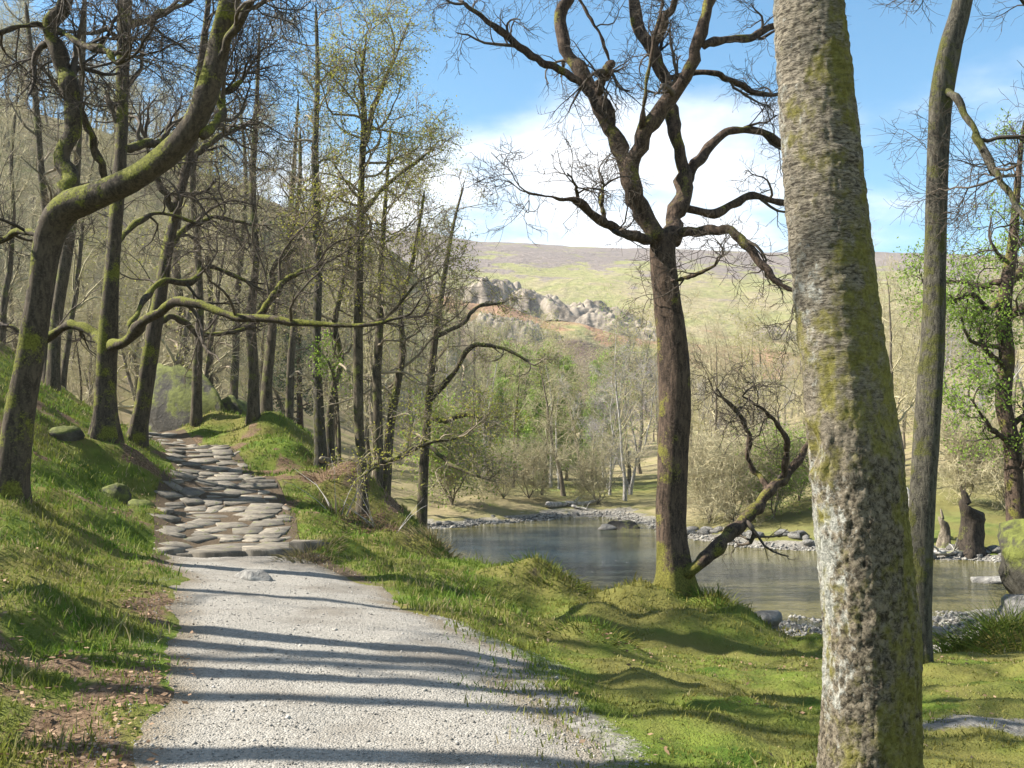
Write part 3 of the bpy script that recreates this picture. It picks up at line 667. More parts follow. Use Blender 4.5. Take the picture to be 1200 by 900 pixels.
stem(494, 610, 24, [(496, 560, 11), (500, 500, 10), (505, 440, 9), (512, 380, 8), (520, 330, 6), (530, 270, 4), (545, 210, 2)], 31, 'mossy stem at the foot of the bank reaching dark twisted branches over the river', ('leafolive', 2, .024, .07), L=(.6, 1.2), dens=(4, 4, 3), tk=(14, .3, 1), limbs=[
     [(503, 470, 7), (530, 440, 6, -.3), (550, 408, 6, -.5), (575, 405, 5, -.7), (600, 412, 4, -.9), (620, 425, 3, -1)],
     [(502, 490, 6), (525, 492, 6, -.4), (545, 485, 5, -.6), (570, 495, 3, -.9)], [(510, 395, 6), (540, 380, 5, .2), (560, 360, 4, .3), (590, 355, 3, .4)],
     [(500, 520, 5), (530, 545, 4, -.5), (565, 560, 3, -1)]])
stem(340, 500, 33, [(340, 440, 9), (345, 370, 8), (338, 300, 7), (344, 200, 5), (350, 110, 3)], 32, 'far grey stem seen between the crest trunks', None)
stem(268, 480, 34, [(276, 420, 9), (277, 360, 8), (283, 290, 7), (288, 200, 5), (280, 110, 3)], 33, 'thin stem in the wood behind the boulder', None)
stem(246, 470, 36, [(246, 420, 8), (246, 340, 7), (243, 260, 6), (250, 150, 3)], 34, 'thinnest stem behind the boulder, close to the slender one', None)
stem(216, 445, 38, [(216, 410, 12), (212, 370, 11), (206, 300, 9), (212, 210, 6), (205, 120, 3)], 35, 'dark stout stem in the wood just left above the boulder', None)
# big tree on the hummock by the water
hero('oak_tree', 'dark forked oak on a mossy hummock at the water, with a leaning second stem', 13.6,
 [(792, 704, 44), (789, 655, 39), (786, 610, 36), (788, 540, 35), (791, 470, 34), (789, 410, 33), (782, 350, 30), (777, 300, 29), (777, 268, 31)],
 [[(774, 288, 23), (753, 248, 22, -.1), (739, 215, 20, -.2), (741, 190, 19, -.2), (755, 155, 19, -.3), (780, 122, 18, -.3), (806, 85, 17, -.4), (820, 45, 16, -.5), (832, 0, 15, -.5), (845, -70, 14, -.6), (850, -150, 8, -.6)],
  [(737, 208, 16, -.2), (722, 165, 18, 0), (700, 118, 18, .2), (680, 85, 17, .3), (660, 55, 16, .4), (655, 22, 16, .5), (667, -5, 15, .5), (690, -70, 11, .6), (690, -150, 6, .7)],
  [(779, 288, 24), (796, 247, 22, .2), (805, 212, 20, .3), (796, 180, 18, .3), (788, 140, 17, .4), (778, 90, 16, .5), (765, 58, 15, .5), (746, 28, 13, .6), (742, -10, 12, .7), (750, -90, 8, .8)],
  [(768, 62, 10, .5), (778, 25, 12, .4), (792, -5, 11, .3), (800, -70, 7, .2)],
  [(696, 115, 9, .2), (672, 92, 10, .2), (640, 74, 10, .1), (615, 58, 9, 0), (580, 32, 7, -.1), (542, 2, 5, -.2)],
  [(701, 118, 12, .2), (705, 95, 12, 0), (717, 76, 11, -.1), (707, 84, 8, -.2)], [(715, 76, 4, -.1), (705, 45, 4, -.2), (688, 15, 4, -.2), (670, -20, 3, -.2)],
  [(804, 214, 12, .3), (818, 188, 12, .5), (850, 157, 10, .7), (886, 153, 9, .9), (922, 170, 7, 1.1), (950, 165, 4, 1.3)],
  [(800, 243, 10, .2), (840, 250, 9, .4), (880, 230, 8, .6), (920, 238, 6, .9), (955, 225, 3, 1.1)],
  [(786, 272, 12, 0), (830, 270, 10, -.3), (856, 270, 10, -.5), (880, 292, 9, -.7), (905, 325, 8, -.9), (928, 340, 6, -1.1), (950, 335, 3, -1.2)],
  [(822, 55, 10, -.5), (850, 47, 10, -.3), (880, 43, 9, 0), (910, 30, 7, .2), (950, 25, 4, .3)],
  [(783, 92, 8, .5), (830, 84, 8, .2), (860, 96, 7, .4), (890, 110, 6, .6), (918, 110, 4, .8)],
  [(768, 282, 13, 0), (740, 276, 12, -.3), (715, 265, 11, -.6), (692, 250, 10, -.8), (675, 236, 9, -1), (650, 232, 4, -1.2), (615, 225, 2, -1.4)],
  [(786, 330, 5, -.2), (805, 325, 4, -.5), (825, 318, 3.5, -.7), (840, 310, 3, -.9)],
  [(710, 262, 7, -.6), (705, 240, 6, -.7), (708, 216, 3, -.8)], [(752, 158, 7, -.3), (754, 120, 6, -.6), (760, 85, 5, -.8), (768, 40, 5, -.9), (775, 10, 4, -.9)],
  [(800, 676, 18, -.1), (820, 660, 17, -.2), (850, 630, 16, .1), (880, 600, 15, .4), (905, 574, 13, .6), (930, 548, 10, .8), (955, 510, 7, 1)],
  [(904, 578, 9, .6), (888, 556, 8, .8), (876, 535, 7, .8), (878, 510, 6, .7), (862, 480, 4, .6), (845, 465, 3, .5)],
  [(918, 560, 8, .7), (922, 520, 7, .4), (905, 490, 5, .2), (880, 470, 3, 0)]],
 seed=42, bark_m='oakdark', twig_m='twigdark', lk=3, L=(.5, 1.3), depth=4, flare=.55, sides=34, rings=90, limb_t0=.35, dens=(5, 4, 4), wob=.34, up=.0, amp=.022, rmin=.004)
# second riverside trunk on the right
hero('alder_tree', 'slim grey-green trunk standing close behind the lichen-covered trunk', 9.4,
 [(1076, 770, 26), (1078, 690, 25), (1081, 600, 27), (1087, 500, 28), (1093, 400, 28), (1096, 300, 26), (1098, 200, 26), (1102, 120, 26), (1113, 55, 25), (1128, 0, 22), (1155, -130, 20), (1180, -300, 16), (1200, -480, 9)],
 [[(1104, 106, 9), (1120, 112, 9, -.2), (1135, 140, 9, -.3), (1160, 190, 8, -.5), (1185, 230, 7, -.7), (1215, 270, 8, -.9), (1260, 290, 5, -1)],
  [(1160, -130, 14), (1100, -200, 12, .5), (1040, -250, 8, .9), (1000, -330, 5, 1.2)], [(1180, -300, 14), (1260, -380, 10, -.4), (1320, -480, 6, -.8)],
  [(1150, 175, 4, -.5), (1165, 205, 4, .1), (1190, 205, 3, .4)]],
 seed=51, bark_m='alder', twig_m='twigdark', tk=(8, .62, 1), lk=5, L=(.6, 1.3), depth=4, flare=.45, sides=40, rings=120, dens=(5, 5, 4), wob=.34, up=-.02, amp=.012, rmin=.003)
# lichen-covered trunk in the foreground
def fg_bark():
    n = NT('lichen_and_moss_bark'); w = n.coord('Object'); hz = n.coord('Object', (1, 1, 3.2)); vt = n.coord('Object', (1, 1, .45))
    sx = n.t.nodes.new('ShaderNodeSeparateXYZ'); n.t.links.new(w, sx.inputs[0]); z = sx.outputs[2]
    hb = n.noise(hz, 26, 6, .75, .8); fl = n.noise(w, 34, 6, .8, .5); big = n.noise(vt, 3.2, 5, .65); med = n.noise(w, 9, 5, .7); fine = n.noise(w, 120, 3, .7)
    up = n.ramp(z, 1.3, 2.2)
    plate = n.voro(vt, 22, 'F1', 'Distance')
    c = n.mix(n.ramp(fl, .38, .62), (.040, .032, .022), (.25, .21, .15))
    c = n.mix(up, c, n.mix(n.ramp(hb, .38, .62), (.050, .041, .031), (.30, .26, .195)))
    li = n.math('ADD', n.math('ADD', n.math('MULTIPLY', n.noise(w, 15, 6, .8), .6), n.math('MULTIPLY', big, .4)), n.math('MULTIPLY', n.normal(0), -.13))
    zone = n.math('MULTIPLY', n.ramp(z, .25, .55), n.ramp(z, 1.55, 1.1))
    li = n.math('ADD', li, n.math('MULTIPLY', zone, .075))
    c = n.mix(n.math('MULTIPLY', n.ramp(li, .635, .72), .62), c, n.mix(n.ramp(fl, .35, .65), (.20, .21, .18), (.56, .57, .52)))
    ms = n.math('ADD', n.math('ADD', n.math('MULTIPLY', med, .5), n.math('MULTIPLY', n.noise(vt, 2.3, 4, .6), .55)), n.math('MULTIPLY', n.normal(0), .05))
    ms = n.math('SUBTRACT', ms, n.math('MULTIPLY', n.ramp(z, 1.6, 2.6), .035))
    c = n.mix(n.ramp(ms, .47, .60), c, n.mix(n.ramp(fl, .3, .7), (.095, .086, .018), (.26, .235, .065)))
    h = n.math('ADD', n.math('MULTIPLY', n.mix(up, fl, hb), .8), n.math('ADD', n.math('MULTIPLY', plate, .25), n.math('MULTIPLY', fine, .18)))
    return n.done(c, .93, n.bump(h, .030, 1.0), .15)
M['fgbark'] = fg_bark()
def foreground_trunk():
    d = 4.6; rows = [(1017, 940, 120), (1017, 900, 117), (1019, 820, 114), (1020, 750, 112), (1014, 680, 110), (1007, 600, 107), (1000, 520, 103), (993, 450, 98), (984, 380, 93), (976, 300, 90), (968, 220, 87), (962, 150, 84), (955, 70, 80), (949, 0, 77),
                     (935, -200, 70), (925, -420, 58), (930, -700, 44), (950, -1000, 26)]
    p0 = at(1017, 930, d); base = np.array((p0[0], d, gz1(p0[0], d)))
    tr = [(*(at(u, v, d) - base), w * ppm(d) / 2) for u, v, w in rows]
    tr = [(tr[0][0], tr[0][1], -.4, tr[0][3] * 1.1)] + tr
    root = thing('alder_tree', 'thick lichen-covered trunk with moss and a small hollow scar, beside the gravel path', 'tree', tuple(base))
    n, sides = 760, 150
    V, F = rough_tube(tr, n, sides, .004, .10, .4, 61, 9, 6)
    q = resample(tr, n); C = q[:, :3]; Cc = np.repeat(C[:, None], sides, 1).reshape(-1, 3)
    D = V - Cc; Dn = unit(D); z = V[:, 2]; ang = np.arctan2(Dn[:, 1], Dn[:, 0])
    def n3(f, sd, vz): return (vnoise3(Dn[:, 0] * f * .5, Dn[:, 1] * f * .5, z * vz, sd) - .5) * 2
    lower = 1 - sstep(1.3, 2.3, z)
    cork = n3(18, 5, 8) * .45 + n3(44, 6, 22) * .45 + n3(90, 7, 80) * .45
    ringy = (vnoise(z * 34 + n3(3, 8, 2) * 1.5, ang * 3.2 + 9, 9) - .5) * 2 * .55 + (vnoise(z * 75, ang * 7 + 20, 10) - .5) * .8 + n3(26, 12, 22) * .35
    disp = (np.sign(cork) * np.abs(cork) ** .9 * lower * .012 + ringy * (1 - lower * .75) * .0075)
    # healed branch scar on the lit side, a hollow under a lip
    sp = at(958, 527, d - .16) - base
    dz = (z - sp[2]) / .085; dx = (V[:, 0] - sp[0]) / .035; facing = (Dn[:, 1] < 0)
    r2 = dz ** 2 + dx ** 2
    disp = disp - .045 * np.exp(-r2 * 1.5) * facing + .018 * np.exp(-((np.sqrt(r2) - 1.55) / .4) ** 2) * facing
    V = V + Dn * disp[:, None]
    obj('trunk', mesh_np('trunk', V, F), M['fgbark'], root)
    rng = np.random.default_rng(9)
    P, R = stack([tr], 40); levs = []
    p, r = kids(rng, P, R, 14, .70, 1, (.5, 1.1), (1.4, 2.8), 9, .22, .08, .4, .008, .3); levs.append((p, r))
    for k, (a, ln) in enumerate(((5, (.7, 1.3)), (4, (.35, .7)), (3, (.2, .35)))):
        p, r = kids(rng, p, r, a, .15, 1, (.5, 1.1), ln, 5, .3, 0, .5, .004, .4); levs.append((p, r))
    obj('crown', crown_mesh('crown', levs), M['twigdark'], root)
foreground_trunk()

# ---------------------------------------------------------------- woodland: a few kinds, copied tree by tree
def kind(seed, H, r0, bark_m, twig_m, style, leaf=None):
    rng = np.random.default_rng(seed)
    n = 14; stems = []
    ns = {'pole': 1, 'oak': 1, 'pale': 3, 'birch': 1, 'larch': 1, 'fir': 1, 'bush': 6}[style]
    for s in range(ns):
        p = [(0., 0, -.5, r0 * 1.35), (0, 0, .05, r0 * 1.2)]
        x = y = 0; dx, dy = rng.normal(size=2) * {'pole': .05, 'oak': .10, 'pale': .22, 'birch': .06, 'larch': .02, 'fir': .015, 'bush': .45}[style]
        for i in range(1, n):
            t = i / (n - 1)
            wv = {'pole': .06, 'oak': .12, 'pale': .16, 'birch': .07, 'larch': .02, 'fir': .01, 'bush': .2}[style]
            dx += rng.normal() * wv; dy += rng.normal() * wv; dx *= .85; dy *= .85
            x += dx * H / n; y += dy * H / n
            p.append((x, y, H * t * (1 if s == 0 else rng.uniform(.97, 1)), r0 * (1 - .93 * t) * (1 if ns == 1 else .7)))
        stems.append(p)
    P, R = stack(stems, 22)
    ms = {'trunk': mesh_np('trunk', *tubes(P, R, 8)).copy()}
    Hs = H / 10
    if style == 'oak':
        lv = [dict(k=15, t0=.25, t1=1, ang=(.6, 1.3), L=(2.4 * Hs, 4.2 * Hs), n=9, wob=.26, up=.07, rs=.5, rmin=.02), dict(k=6, t0=.2, t1=1, ang=(.5, 1.2), L=(.9, 1.9), n=6, wob=.3, up=.03, rs=.5, rmin=.011),
              dict(k=5, t0=.1, t1=1, ang=(.5, 1.1), L=(.5, 1.0), n=4, wob=.3, up=.03, rs=.5, rmin=.008), dict(k=4, t0=.2, t1=1, ang=(.4, 1.1), L=(.25, .55), n=3, wob=.3, up=.03, rs=.6, rmin=.0065)]
    elif style == 'pole':
        lv = [dict(k=9, t0=.42, t1=1, ang=(.6, 1.2), L=(2.0, 3.4), n=8, wob=.2, up=.08, rs=.5, rmin=.03), dict(k=4, t0=.3, t1=1, ang=(.5, 1.1), L=(.8, 1.5), n=5, wob=.25, up=.03, rs=.5, rmin=.014), dict(k=3, t0=.2, t1=1, ang=(.4, 1.1), L=(.4, .8), n=3, wob=.25, up=.03, rs=.6, rmin=.008)]
    elif style in ('pale', 'bush'):
        lv = [dict(k=9 if style == 'pale' else 5, t0=.2, t1=1, ang=(.4, 1.0), L=(1.6 * Hs, 3.2 * Hs), n=8, wob=.22, up=.10, rs=.5, rmin=.014), dict(k=6, t0=.15, t1=1, ang=(.4, 1.0), L=(.8, 1.6), n=5, wob=.28, up=.05, rs=.5, rmin=.010),
              dict(k=5, t0=.1, t1=1, ang=(.4, 1.0), L=(.4, .9), n=4, wob=.3, up=.05, rs=.6, rmin=.008), dict(k=3, t0=.2, t1=1, ang=(.4, 1.0), L=(.25, .5), n=3, wob=.3, up=.03, rs=.7, rmin=.007)]
    elif style == 'birch':
        lv = [dict(k=22, t0=.25, t1=1, ang=(.4, .9), L=(1.6 * Hs, 2.8 * Hs), n=8, wob=.18, up=.08, rs=.4, rmin=.013), dict(k=6, t0=.15, t1=1, ang=(.4, 1.0), L=(.6, 1.3), n=5, wob=.25, up=-.08, rs=.5, rmin=.008),
              dict(k=5, t0=.1, t1=1, ang=(.3, .9), L=(.4, .8), n=4, wob=.25, up=-.12, rs=.6, rmin=.0065)]
    else:
        lv = [dict(k=46, t0=.12, t1=1, ang=(1.25, 1.65), L=(2.2 * Hs, 3.0 * Hs), n=6, wob=.08, up=.03, rs=.3, rmin=.012, cone=1), dict(k=8, t0=.1, t1=1, ang=(.5, 1.1), L=(.5 * Hs, 1.1 * Hs), n=4, wob=.15, up=-.05, rs=.5, rmin=.008),
              dict(k=3, t0=.1, t1=1, ang=(.5, 1.1), L=(.3, .6), n=3, wob=.15, up=-.08, rs=.6, rmin=.006)]
    levs = crown_levels(rng, P, R, lv)
    ms['crown'] = crown_mesh('crown', levs, (4, 3, 3, 3))
    ms['trunk'].materials.append(M[bark_m]); ms['crown'].materials.append(M[twig_m])
    if leaf:
        mt, per, size, sp = leaf
        ms['foliage'] = mesh_np('foliage', *leaves(rng, levs[-1][0], per, size, sp, 0), smooth=False); ms['foliage'].materials.append(M[mt])
    return ms
KIND = {
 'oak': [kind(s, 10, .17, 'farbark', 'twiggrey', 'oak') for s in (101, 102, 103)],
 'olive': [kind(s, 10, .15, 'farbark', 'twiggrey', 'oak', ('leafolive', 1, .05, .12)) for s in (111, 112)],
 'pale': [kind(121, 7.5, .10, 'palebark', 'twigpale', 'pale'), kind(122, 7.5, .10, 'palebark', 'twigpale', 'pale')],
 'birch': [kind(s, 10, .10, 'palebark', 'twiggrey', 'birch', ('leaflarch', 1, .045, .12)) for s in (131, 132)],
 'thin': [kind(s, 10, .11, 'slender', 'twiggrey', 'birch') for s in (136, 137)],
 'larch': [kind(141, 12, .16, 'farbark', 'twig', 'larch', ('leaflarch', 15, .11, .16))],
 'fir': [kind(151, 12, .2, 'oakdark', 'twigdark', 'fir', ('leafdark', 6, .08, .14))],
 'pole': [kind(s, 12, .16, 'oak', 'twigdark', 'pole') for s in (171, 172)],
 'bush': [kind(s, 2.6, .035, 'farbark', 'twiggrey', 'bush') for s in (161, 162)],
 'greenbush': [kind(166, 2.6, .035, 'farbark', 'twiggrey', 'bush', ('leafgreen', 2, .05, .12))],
}
TNAME = {'oak': 'oak_tree', 'olive': 'oak_tree', 'pale': 'bare_tree', 'birch': 'birch_tree', 'thin': 'bare_tree', 'pole': 'oak_tree', 'larch': 'larch_tree', 'fir': 'fir_tree', 'bush': 'shrub', 'greenbush': 'shrub'}
TCAT = {'bush': 'shrub', 'greenbush': 'shrub'}
def plant(kd, x, y, h, label, group=None, rz=None, rng=random.Random(3), z=None):
    ms = rng.choice(KIND[kd]); ref = {'pale': 7.5, 'larch': 12, 'fir': 12, 'pole': 12, 'bush': 2.6, 'greenbush': 2.6}.get(kd, 10)
    z = gz1(x, y) if z is None else z
    root = thing(TNAME[kd], label, TCAT.get(kd, 'tree'), (x, y, z), group, rng.uniform(0, 6.28) if rz is None else rz, h / ref)
    parts = {}
    for k, me in ms.items(): parts[k] = obj(k, me, None, parts['crown'] if k == 'foliage' else root)
    return root
def wood(seed, n, xr, yr, hr, mix, label, group, md=1.4, ok=None, fan=None):
    rng = random.Random(seed); pts = []; tries = 0
    while len(pts) < n and tries < n * 60:
        tries += 1
        y = yr[0] + (yr[1] - yr[0]) * rng.random() ** .8
        x = rng.uniform(*xr) if fan is None else y * rng.uniform(*fan)
        if any((x - a) ** 2 + (y - b) ** 2 < md * md for a, b in pts): continue
        if ok and not ok(x, y): continue
        z = gz1(x, y)
        if z < WATER + .12: continue
        pts.append((x, y)); kd = rng.choices(list(mix), list(mix.values()))[0]
        plant(kd, x, y, rng.uniform(*hr) * (.8 if kd == 'pale' else 1), label[kd], group + ' (' + TNAME[kd].replace('_', ' ') + 's, ' + kd + ')', rng=rng, z=z)
def lab(place): return {'oak': 'bare grey-brown oak ' + place, 'olive': 'oak with olive budding leaves ' + place, 'pale': 'pale bare many-stemmed tree ' + place, 'birch': 'slim birch in light green leaf ' + place,
                        'thin': 'thin bare upright tree ' + place, 'pole': 'tall straight bare oak ' + place, 'larch': 'bright green larch ' + place, 'fir': 'dark green fir ' + place, 'bush': 'low leafless shrub ' + place, 'greenbush': 'low fresh green shrub ' + place}
notpath = lambda x, y: not (-4 < x < 3 and y < 33)
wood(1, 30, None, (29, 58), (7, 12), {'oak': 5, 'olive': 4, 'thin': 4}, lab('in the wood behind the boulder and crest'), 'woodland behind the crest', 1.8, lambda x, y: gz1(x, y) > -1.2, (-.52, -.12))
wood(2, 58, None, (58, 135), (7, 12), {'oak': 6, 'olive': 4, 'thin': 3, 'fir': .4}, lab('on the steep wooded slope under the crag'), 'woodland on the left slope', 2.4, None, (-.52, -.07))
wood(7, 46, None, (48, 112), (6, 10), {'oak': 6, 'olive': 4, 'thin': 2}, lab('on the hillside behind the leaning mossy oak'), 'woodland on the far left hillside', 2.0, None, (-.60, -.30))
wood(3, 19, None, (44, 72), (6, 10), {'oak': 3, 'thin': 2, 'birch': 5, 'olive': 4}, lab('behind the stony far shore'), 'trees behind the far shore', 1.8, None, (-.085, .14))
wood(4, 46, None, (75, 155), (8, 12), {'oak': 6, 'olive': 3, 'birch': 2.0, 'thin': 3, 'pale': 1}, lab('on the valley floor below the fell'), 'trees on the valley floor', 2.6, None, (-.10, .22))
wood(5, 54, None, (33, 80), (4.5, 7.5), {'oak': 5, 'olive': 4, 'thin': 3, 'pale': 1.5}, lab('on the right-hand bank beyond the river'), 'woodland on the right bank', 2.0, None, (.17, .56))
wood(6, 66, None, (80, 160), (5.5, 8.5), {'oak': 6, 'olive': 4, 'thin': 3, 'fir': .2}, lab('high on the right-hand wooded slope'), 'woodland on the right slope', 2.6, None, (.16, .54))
# single trees of the far shore
for kd, u, d, h, lb in (('pale', 738, 48, 6.6, 'whitish bare spreading tree by the bend of the river'), ('pale', 712, 52, 5.0, 'smaller whitish bare tree beside the large pale one'), ('larch', 640, 56, 7.4, 'tall bright green larch above the far shore'), ('larch', 615, 62, 7.6, 'bright green larch behind the far shore birches, with a twin'),
                        ('larch', 664, 60, 7.0, 'bright green larch just right of the tallest larch'), ('larch', 592, 76, 8.8, 'light green larch at the left end of the larch group'), ('larch', 706, 96, 10.5, 'pointed green larch standing alone near the dark firs'),
                        ('thin', 602, 50, 7.0, 'thin pale trunk rising behind the far shingle'), ('birch', 655, 52, 6.5, 'slim birch in light green leaf on the mown bank'), ('birch', 570, 49, 6.0, 'light green birch overhanging the left end of the shingle'),
                        ('fir', 722, 190, 13, 'dark fir left of the dark fir clump below the fell'), ('fir', 740, 188, 14, 'dark fir in the middle of the clump below the fell'), ('fir', 757, 192, 13, 'dark fir right of the dark fir clump below the fell'),
                        ('fir', 352, 62, 12.5, 'dark pine on the left slope behind the grey upright trunk'), ('fir', 338, 70, 13, 'dark pine beside another on the left slope'), ('thin', 635, 47, 5.2, 'dark thin tree at the water edge of the shingle'),
                        ('greenbush', 905, 33, 2.2, 'bright green shrub on the right shore behind the leaning stem'), ('greenbush', 935, 35, 1.8, 'low bright shrub beside the lichen-covered trunk line'), ('greenbush', 530, 40, 3.2, 'green bush overhanging the far shingle by the bank'),
                        ('bush', 700, 44, 2.2, 'grey leafless shrub on the shingle below the pale tree'), ('bush', 620, 44, 2.0, 'grey leafless shrub on the far shingle'), ('bush', 590, 43, 1.8, 'small leafless shrub at the water on the far shingle'),
                        ('bush', 860, 33, 2.4, 'brown leafless shrub above the white shore stones'), ('bush', 830, 34, 2.2, 'tangled leafless shrub on the right shore'), ('bush', 1130, 31, 2.2, 'tangled shrub behind the dark stump'), ('bush', 1180, 30, 2.4, 'leafless stems leaning over the right shore'),
                        ('oak', 890, 38, 6.5, 'spreading bare oak right of the forked oak, across the water'), ('oak', 845, 42, 6.5, 'bare oak close behind the forked oak, across the water'), ('oak', 1040, 40, 8.5, 'bare oak seen in the gap between the two right trunks')):
    a, _ = ray(u, 500); x = a * d
    z = None if d < 165 else float(fell_z(np.array([x]), np.array([d]))[0])
    plant(kd, x, d, h, lb, None, rng=random.Random(int(u)), z=z)
# leafy tree on the right edge
hero('tree', 'crooked dark tree wrapped in fresh green leaves above the right rocks', 21,
 [(1196, 640, 26), (1190, 580, 22), (1186, 520, 20), (1176, 470, 19), (1180, 420, 17), (1176, 380, 17), (1178, 340, 15), (1186, 290, 12), (1192, 220, 8), (1200, 140, 5)],
 [[(1178, 345, 11), (1192, 322, 11, .2), (1215, 305, 9, .4)], [(1174, 350, 10), (1160, 365, 9, -.3), (1140, 345, 7, -.5), (1115, 355, 4, -.8)], [(1176, 380, 9), (1200, 360, 8, -.3), (1225, 390, 5, -.5)],
  [(1176, 330, 8), (1150, 335, 7, .3), (1120, 330, 5, .6), (1090, 335, 3, .8)], [(1180, 430, 8), (1160, 415, 6, -.3), (1150, 400, 4, -.4)], [(1184, 520, 8), (1160, 500, 6, -.4), (1140, 470, 3, -.6)], [(1184, 560, 8), (1215, 530, 6, -.4), (1240, 500, 3, -.6)]],
 seed=77, bark_m='oakdark', twig_m='twigdark', tk=(10, .3, 1), lk=4, L=(.7, 1.4), depth=4, leaf=('leafgreen', 6, .034, .10), dens=(4, 4, 3), sides=14)
# overhanging spray of young leaves near the crest trunks comes from a sapling
hero('sapling', 'young sapling with a bright green leafy spray between the crest trunks', 21.5, [(398, 560, 4), (397, 500, 3.5), (394, 460, 3), (388, 430, 2.5), (376, 412, 2)], [], seed=81, bark_m='slender', twig_m='twig', tk=(7, .75, 1), L=(.35, .7), depth=3,
     leaf=('leafgreen', 5, .035, .07), dens=(4, 4), flare=.1, sides=8, rings=14, up=-.05)
# trees standing out of frame on the left bank: their shadows cross the path
for i, (x, y, h, kd) in enumerate(((-6.4, 8.4, 12, 'pole'), (-8.8, 7.95, 13, 'pole'), (-6.8, 7.0, 11, 'pole'), (-9.2, 6.4, 12, 'pole'), (-7.0, 5.25, 13, 'pole'), (-12, 10.2, 12, 'pole'), (-13, 7.4, 12, 'pole'))):
    plant(kd, x, y, h, lab('on the left bank casting its trunk shadow over the gravel path')[kd], 'oaks on the left bank that shade the path', rng=random.Random(50 + i))

# ---------------------------------------------------------------- paving stones, boulders, shore stones
def orient(x, y, d=.25):
    zx = (gz1(x + d, y) - gz1(x - d, y)) / (2 * d); zy = (gz1(x, y + d) - gz1(x, y - d)) / (2 * d)
    return Vector((-zx, -zy, 1)).normalized()
def slab_from(poly, rng, thick=.12):
    """flat stone from an outline (n,2): worn top edge, straight sides"""
    poly = np.asarray(poly); n = len(poly); c = poly.mean(0); p = poly - c
    L = np.linalg.norm(p, axis=1, keepdims=True)
    rim = p * (1 - .007 / np.maximum(L, .05)); top = p * (1 - .018 / np.maximum(L, .05))
    V = np.vstack([np.c_[top, rng.uniform(-.006, .006, n)], np.c_[rim, rng.uniform(-.014, -.008, n)], np.c_[rim * .98, np.full(n, -thick)], [[0, 0, .003]]]); F = []
    for i in range(n):
        j = (i + 1) % n
        F += [(3 * n, i, j), (i, n + i, n + j), (i, n + j, j), (n + i, 2 * n + i, 2 * n + j), (n + i, 2 * n + j, n + j)]
    return c, mesh_np('slab', V, np.array(F), smooth=False)
def pave():
    ys = np.linspace(13.15, 27, 40); n = 10
    l = np.interp(ys, PY, PL); r = np.interp(ys, PY, PR); t = np.linspace(-.04, 1.04, n)
    X = l[:, None] + (r - l)[:, None] * t; Y = np.repeat(ys[:, None], n, 1); x, y = X.ravel(), Y.ravel()
    i = np.arange(len(ys) - 1)[:, None] * n + np.arange(n - 1)[None]
    me = mesh_np('paved_path', np.c_[x, y, gz(x, y) + .010], np.stack([i, i + 1, i + n + 1, i + n], -1).reshape(-1, 4))
    for k, vv in (('litter', 0), ('soil', .75), ('beach', 0), ('bed', 0), ('wood', 0)): fattr(me, k, np.full(len(x), vv))
    root = obj('paved_path', me, M['ground'], kind='structure')
    rng = np.random.default_rng(8); y = 13.42; rows = [y]
    while y < 25.3: y += rng.uniform(.17, .42) * (1 + (y - 13) * .03); rows.append(y)
    wav = lambda k, x: rows[k] + .10 * math.sin(x * 2.3 + k * 1.7) + .16 * (float(vnoise(np.array([x * 2.2]), np.array([k * 3.7]), 5)[0]) - .5)
    for k in range(len(rows) - 1):
        ym = (rows[k] + rows[k + 1]) / 2; l = float(np.interp(ym, PY, PL)) + rng.uniform(-.12, .10); r = float(np.interp(ym, PY, PR)) + rng.uniform(-.15, .10)
        xs = [l]
        while xs[-1] < r - .1: xs.append(min(xs[-1] + rng.choice((rng.uniform(.2, .4), rng.uniform(.35, .75), rng.uniform(.3, .6))), r))
        for a, b in zip(xs[:-1], xs[1:]):
            if rng.random() < .03: continue
            ja, jb = rng.uniform(-.05, .05, 2); m = (a + b) / 2 + rng.uniform(-.08, .08) * (b - a)
            poly = [(a + ja, wav(k, a)), (m, wav(k, m) + rng.uniform(-.05, .03)), (b + jb, wav(k, b)), (b - jb * .5, wav(k + 1, b)), (m + rng.uniform(-.05, .05), wav(k + 1, m)), (a - ja * .5, wav(k + 1, a))]
            c, sm = slab_from(poly, rng)
            nrm = Vector((0, 0, 1)).lerp(orient(c[0], c[1], .4), .72) + Vector((rng.normal() * .02, rng.normal() * .02, 0))
            o = obj('slab', sm, M['slab'], root)
            o.matrix_local = Matrix.Translation((c[0], c[1], gz1(c[0], c[1]) + rng.uniform(.012, .034))) @ nrm.to_track_quat('Z', 'Y').to_matrix().to_4x4()
    for (u, v, sx_, sy_, z, rz) in ((262, 634, .78, .55, .16, .06), (318, 634, .82, .5, .17, -.04), (222, 648, .62, .42, .08, .1), (372, 637, .7, .4, .16, .02), (196, 636, .5, .4, .10, -.1)):   # edge stones of the step
        p = at(u, v, 13.25); th = np.sort((np.arange(7) + rng.uniform(-.3, .3, 7)) * 2 * np.pi / 7); rr = rng.uniform(.42, .56, 7) / np.maximum(np.abs(np.cos(th)), np.abs(np.sin(th))) ** .8
        o = obj('slab', slab_from(np.c_[rr * np.cos(th), rr * np.sin(th)], rng, .09)[1], M['slab'], root)
        o.matrix_local = Matrix.Translation((p[0], p[1], gz1(p[0], p[1]) + z * .45)) @ Matrix.Rotation(rz, 4, 'Z') @ Matrix.Diagonal((sx_, sy_, 1.6, 1))
pave()

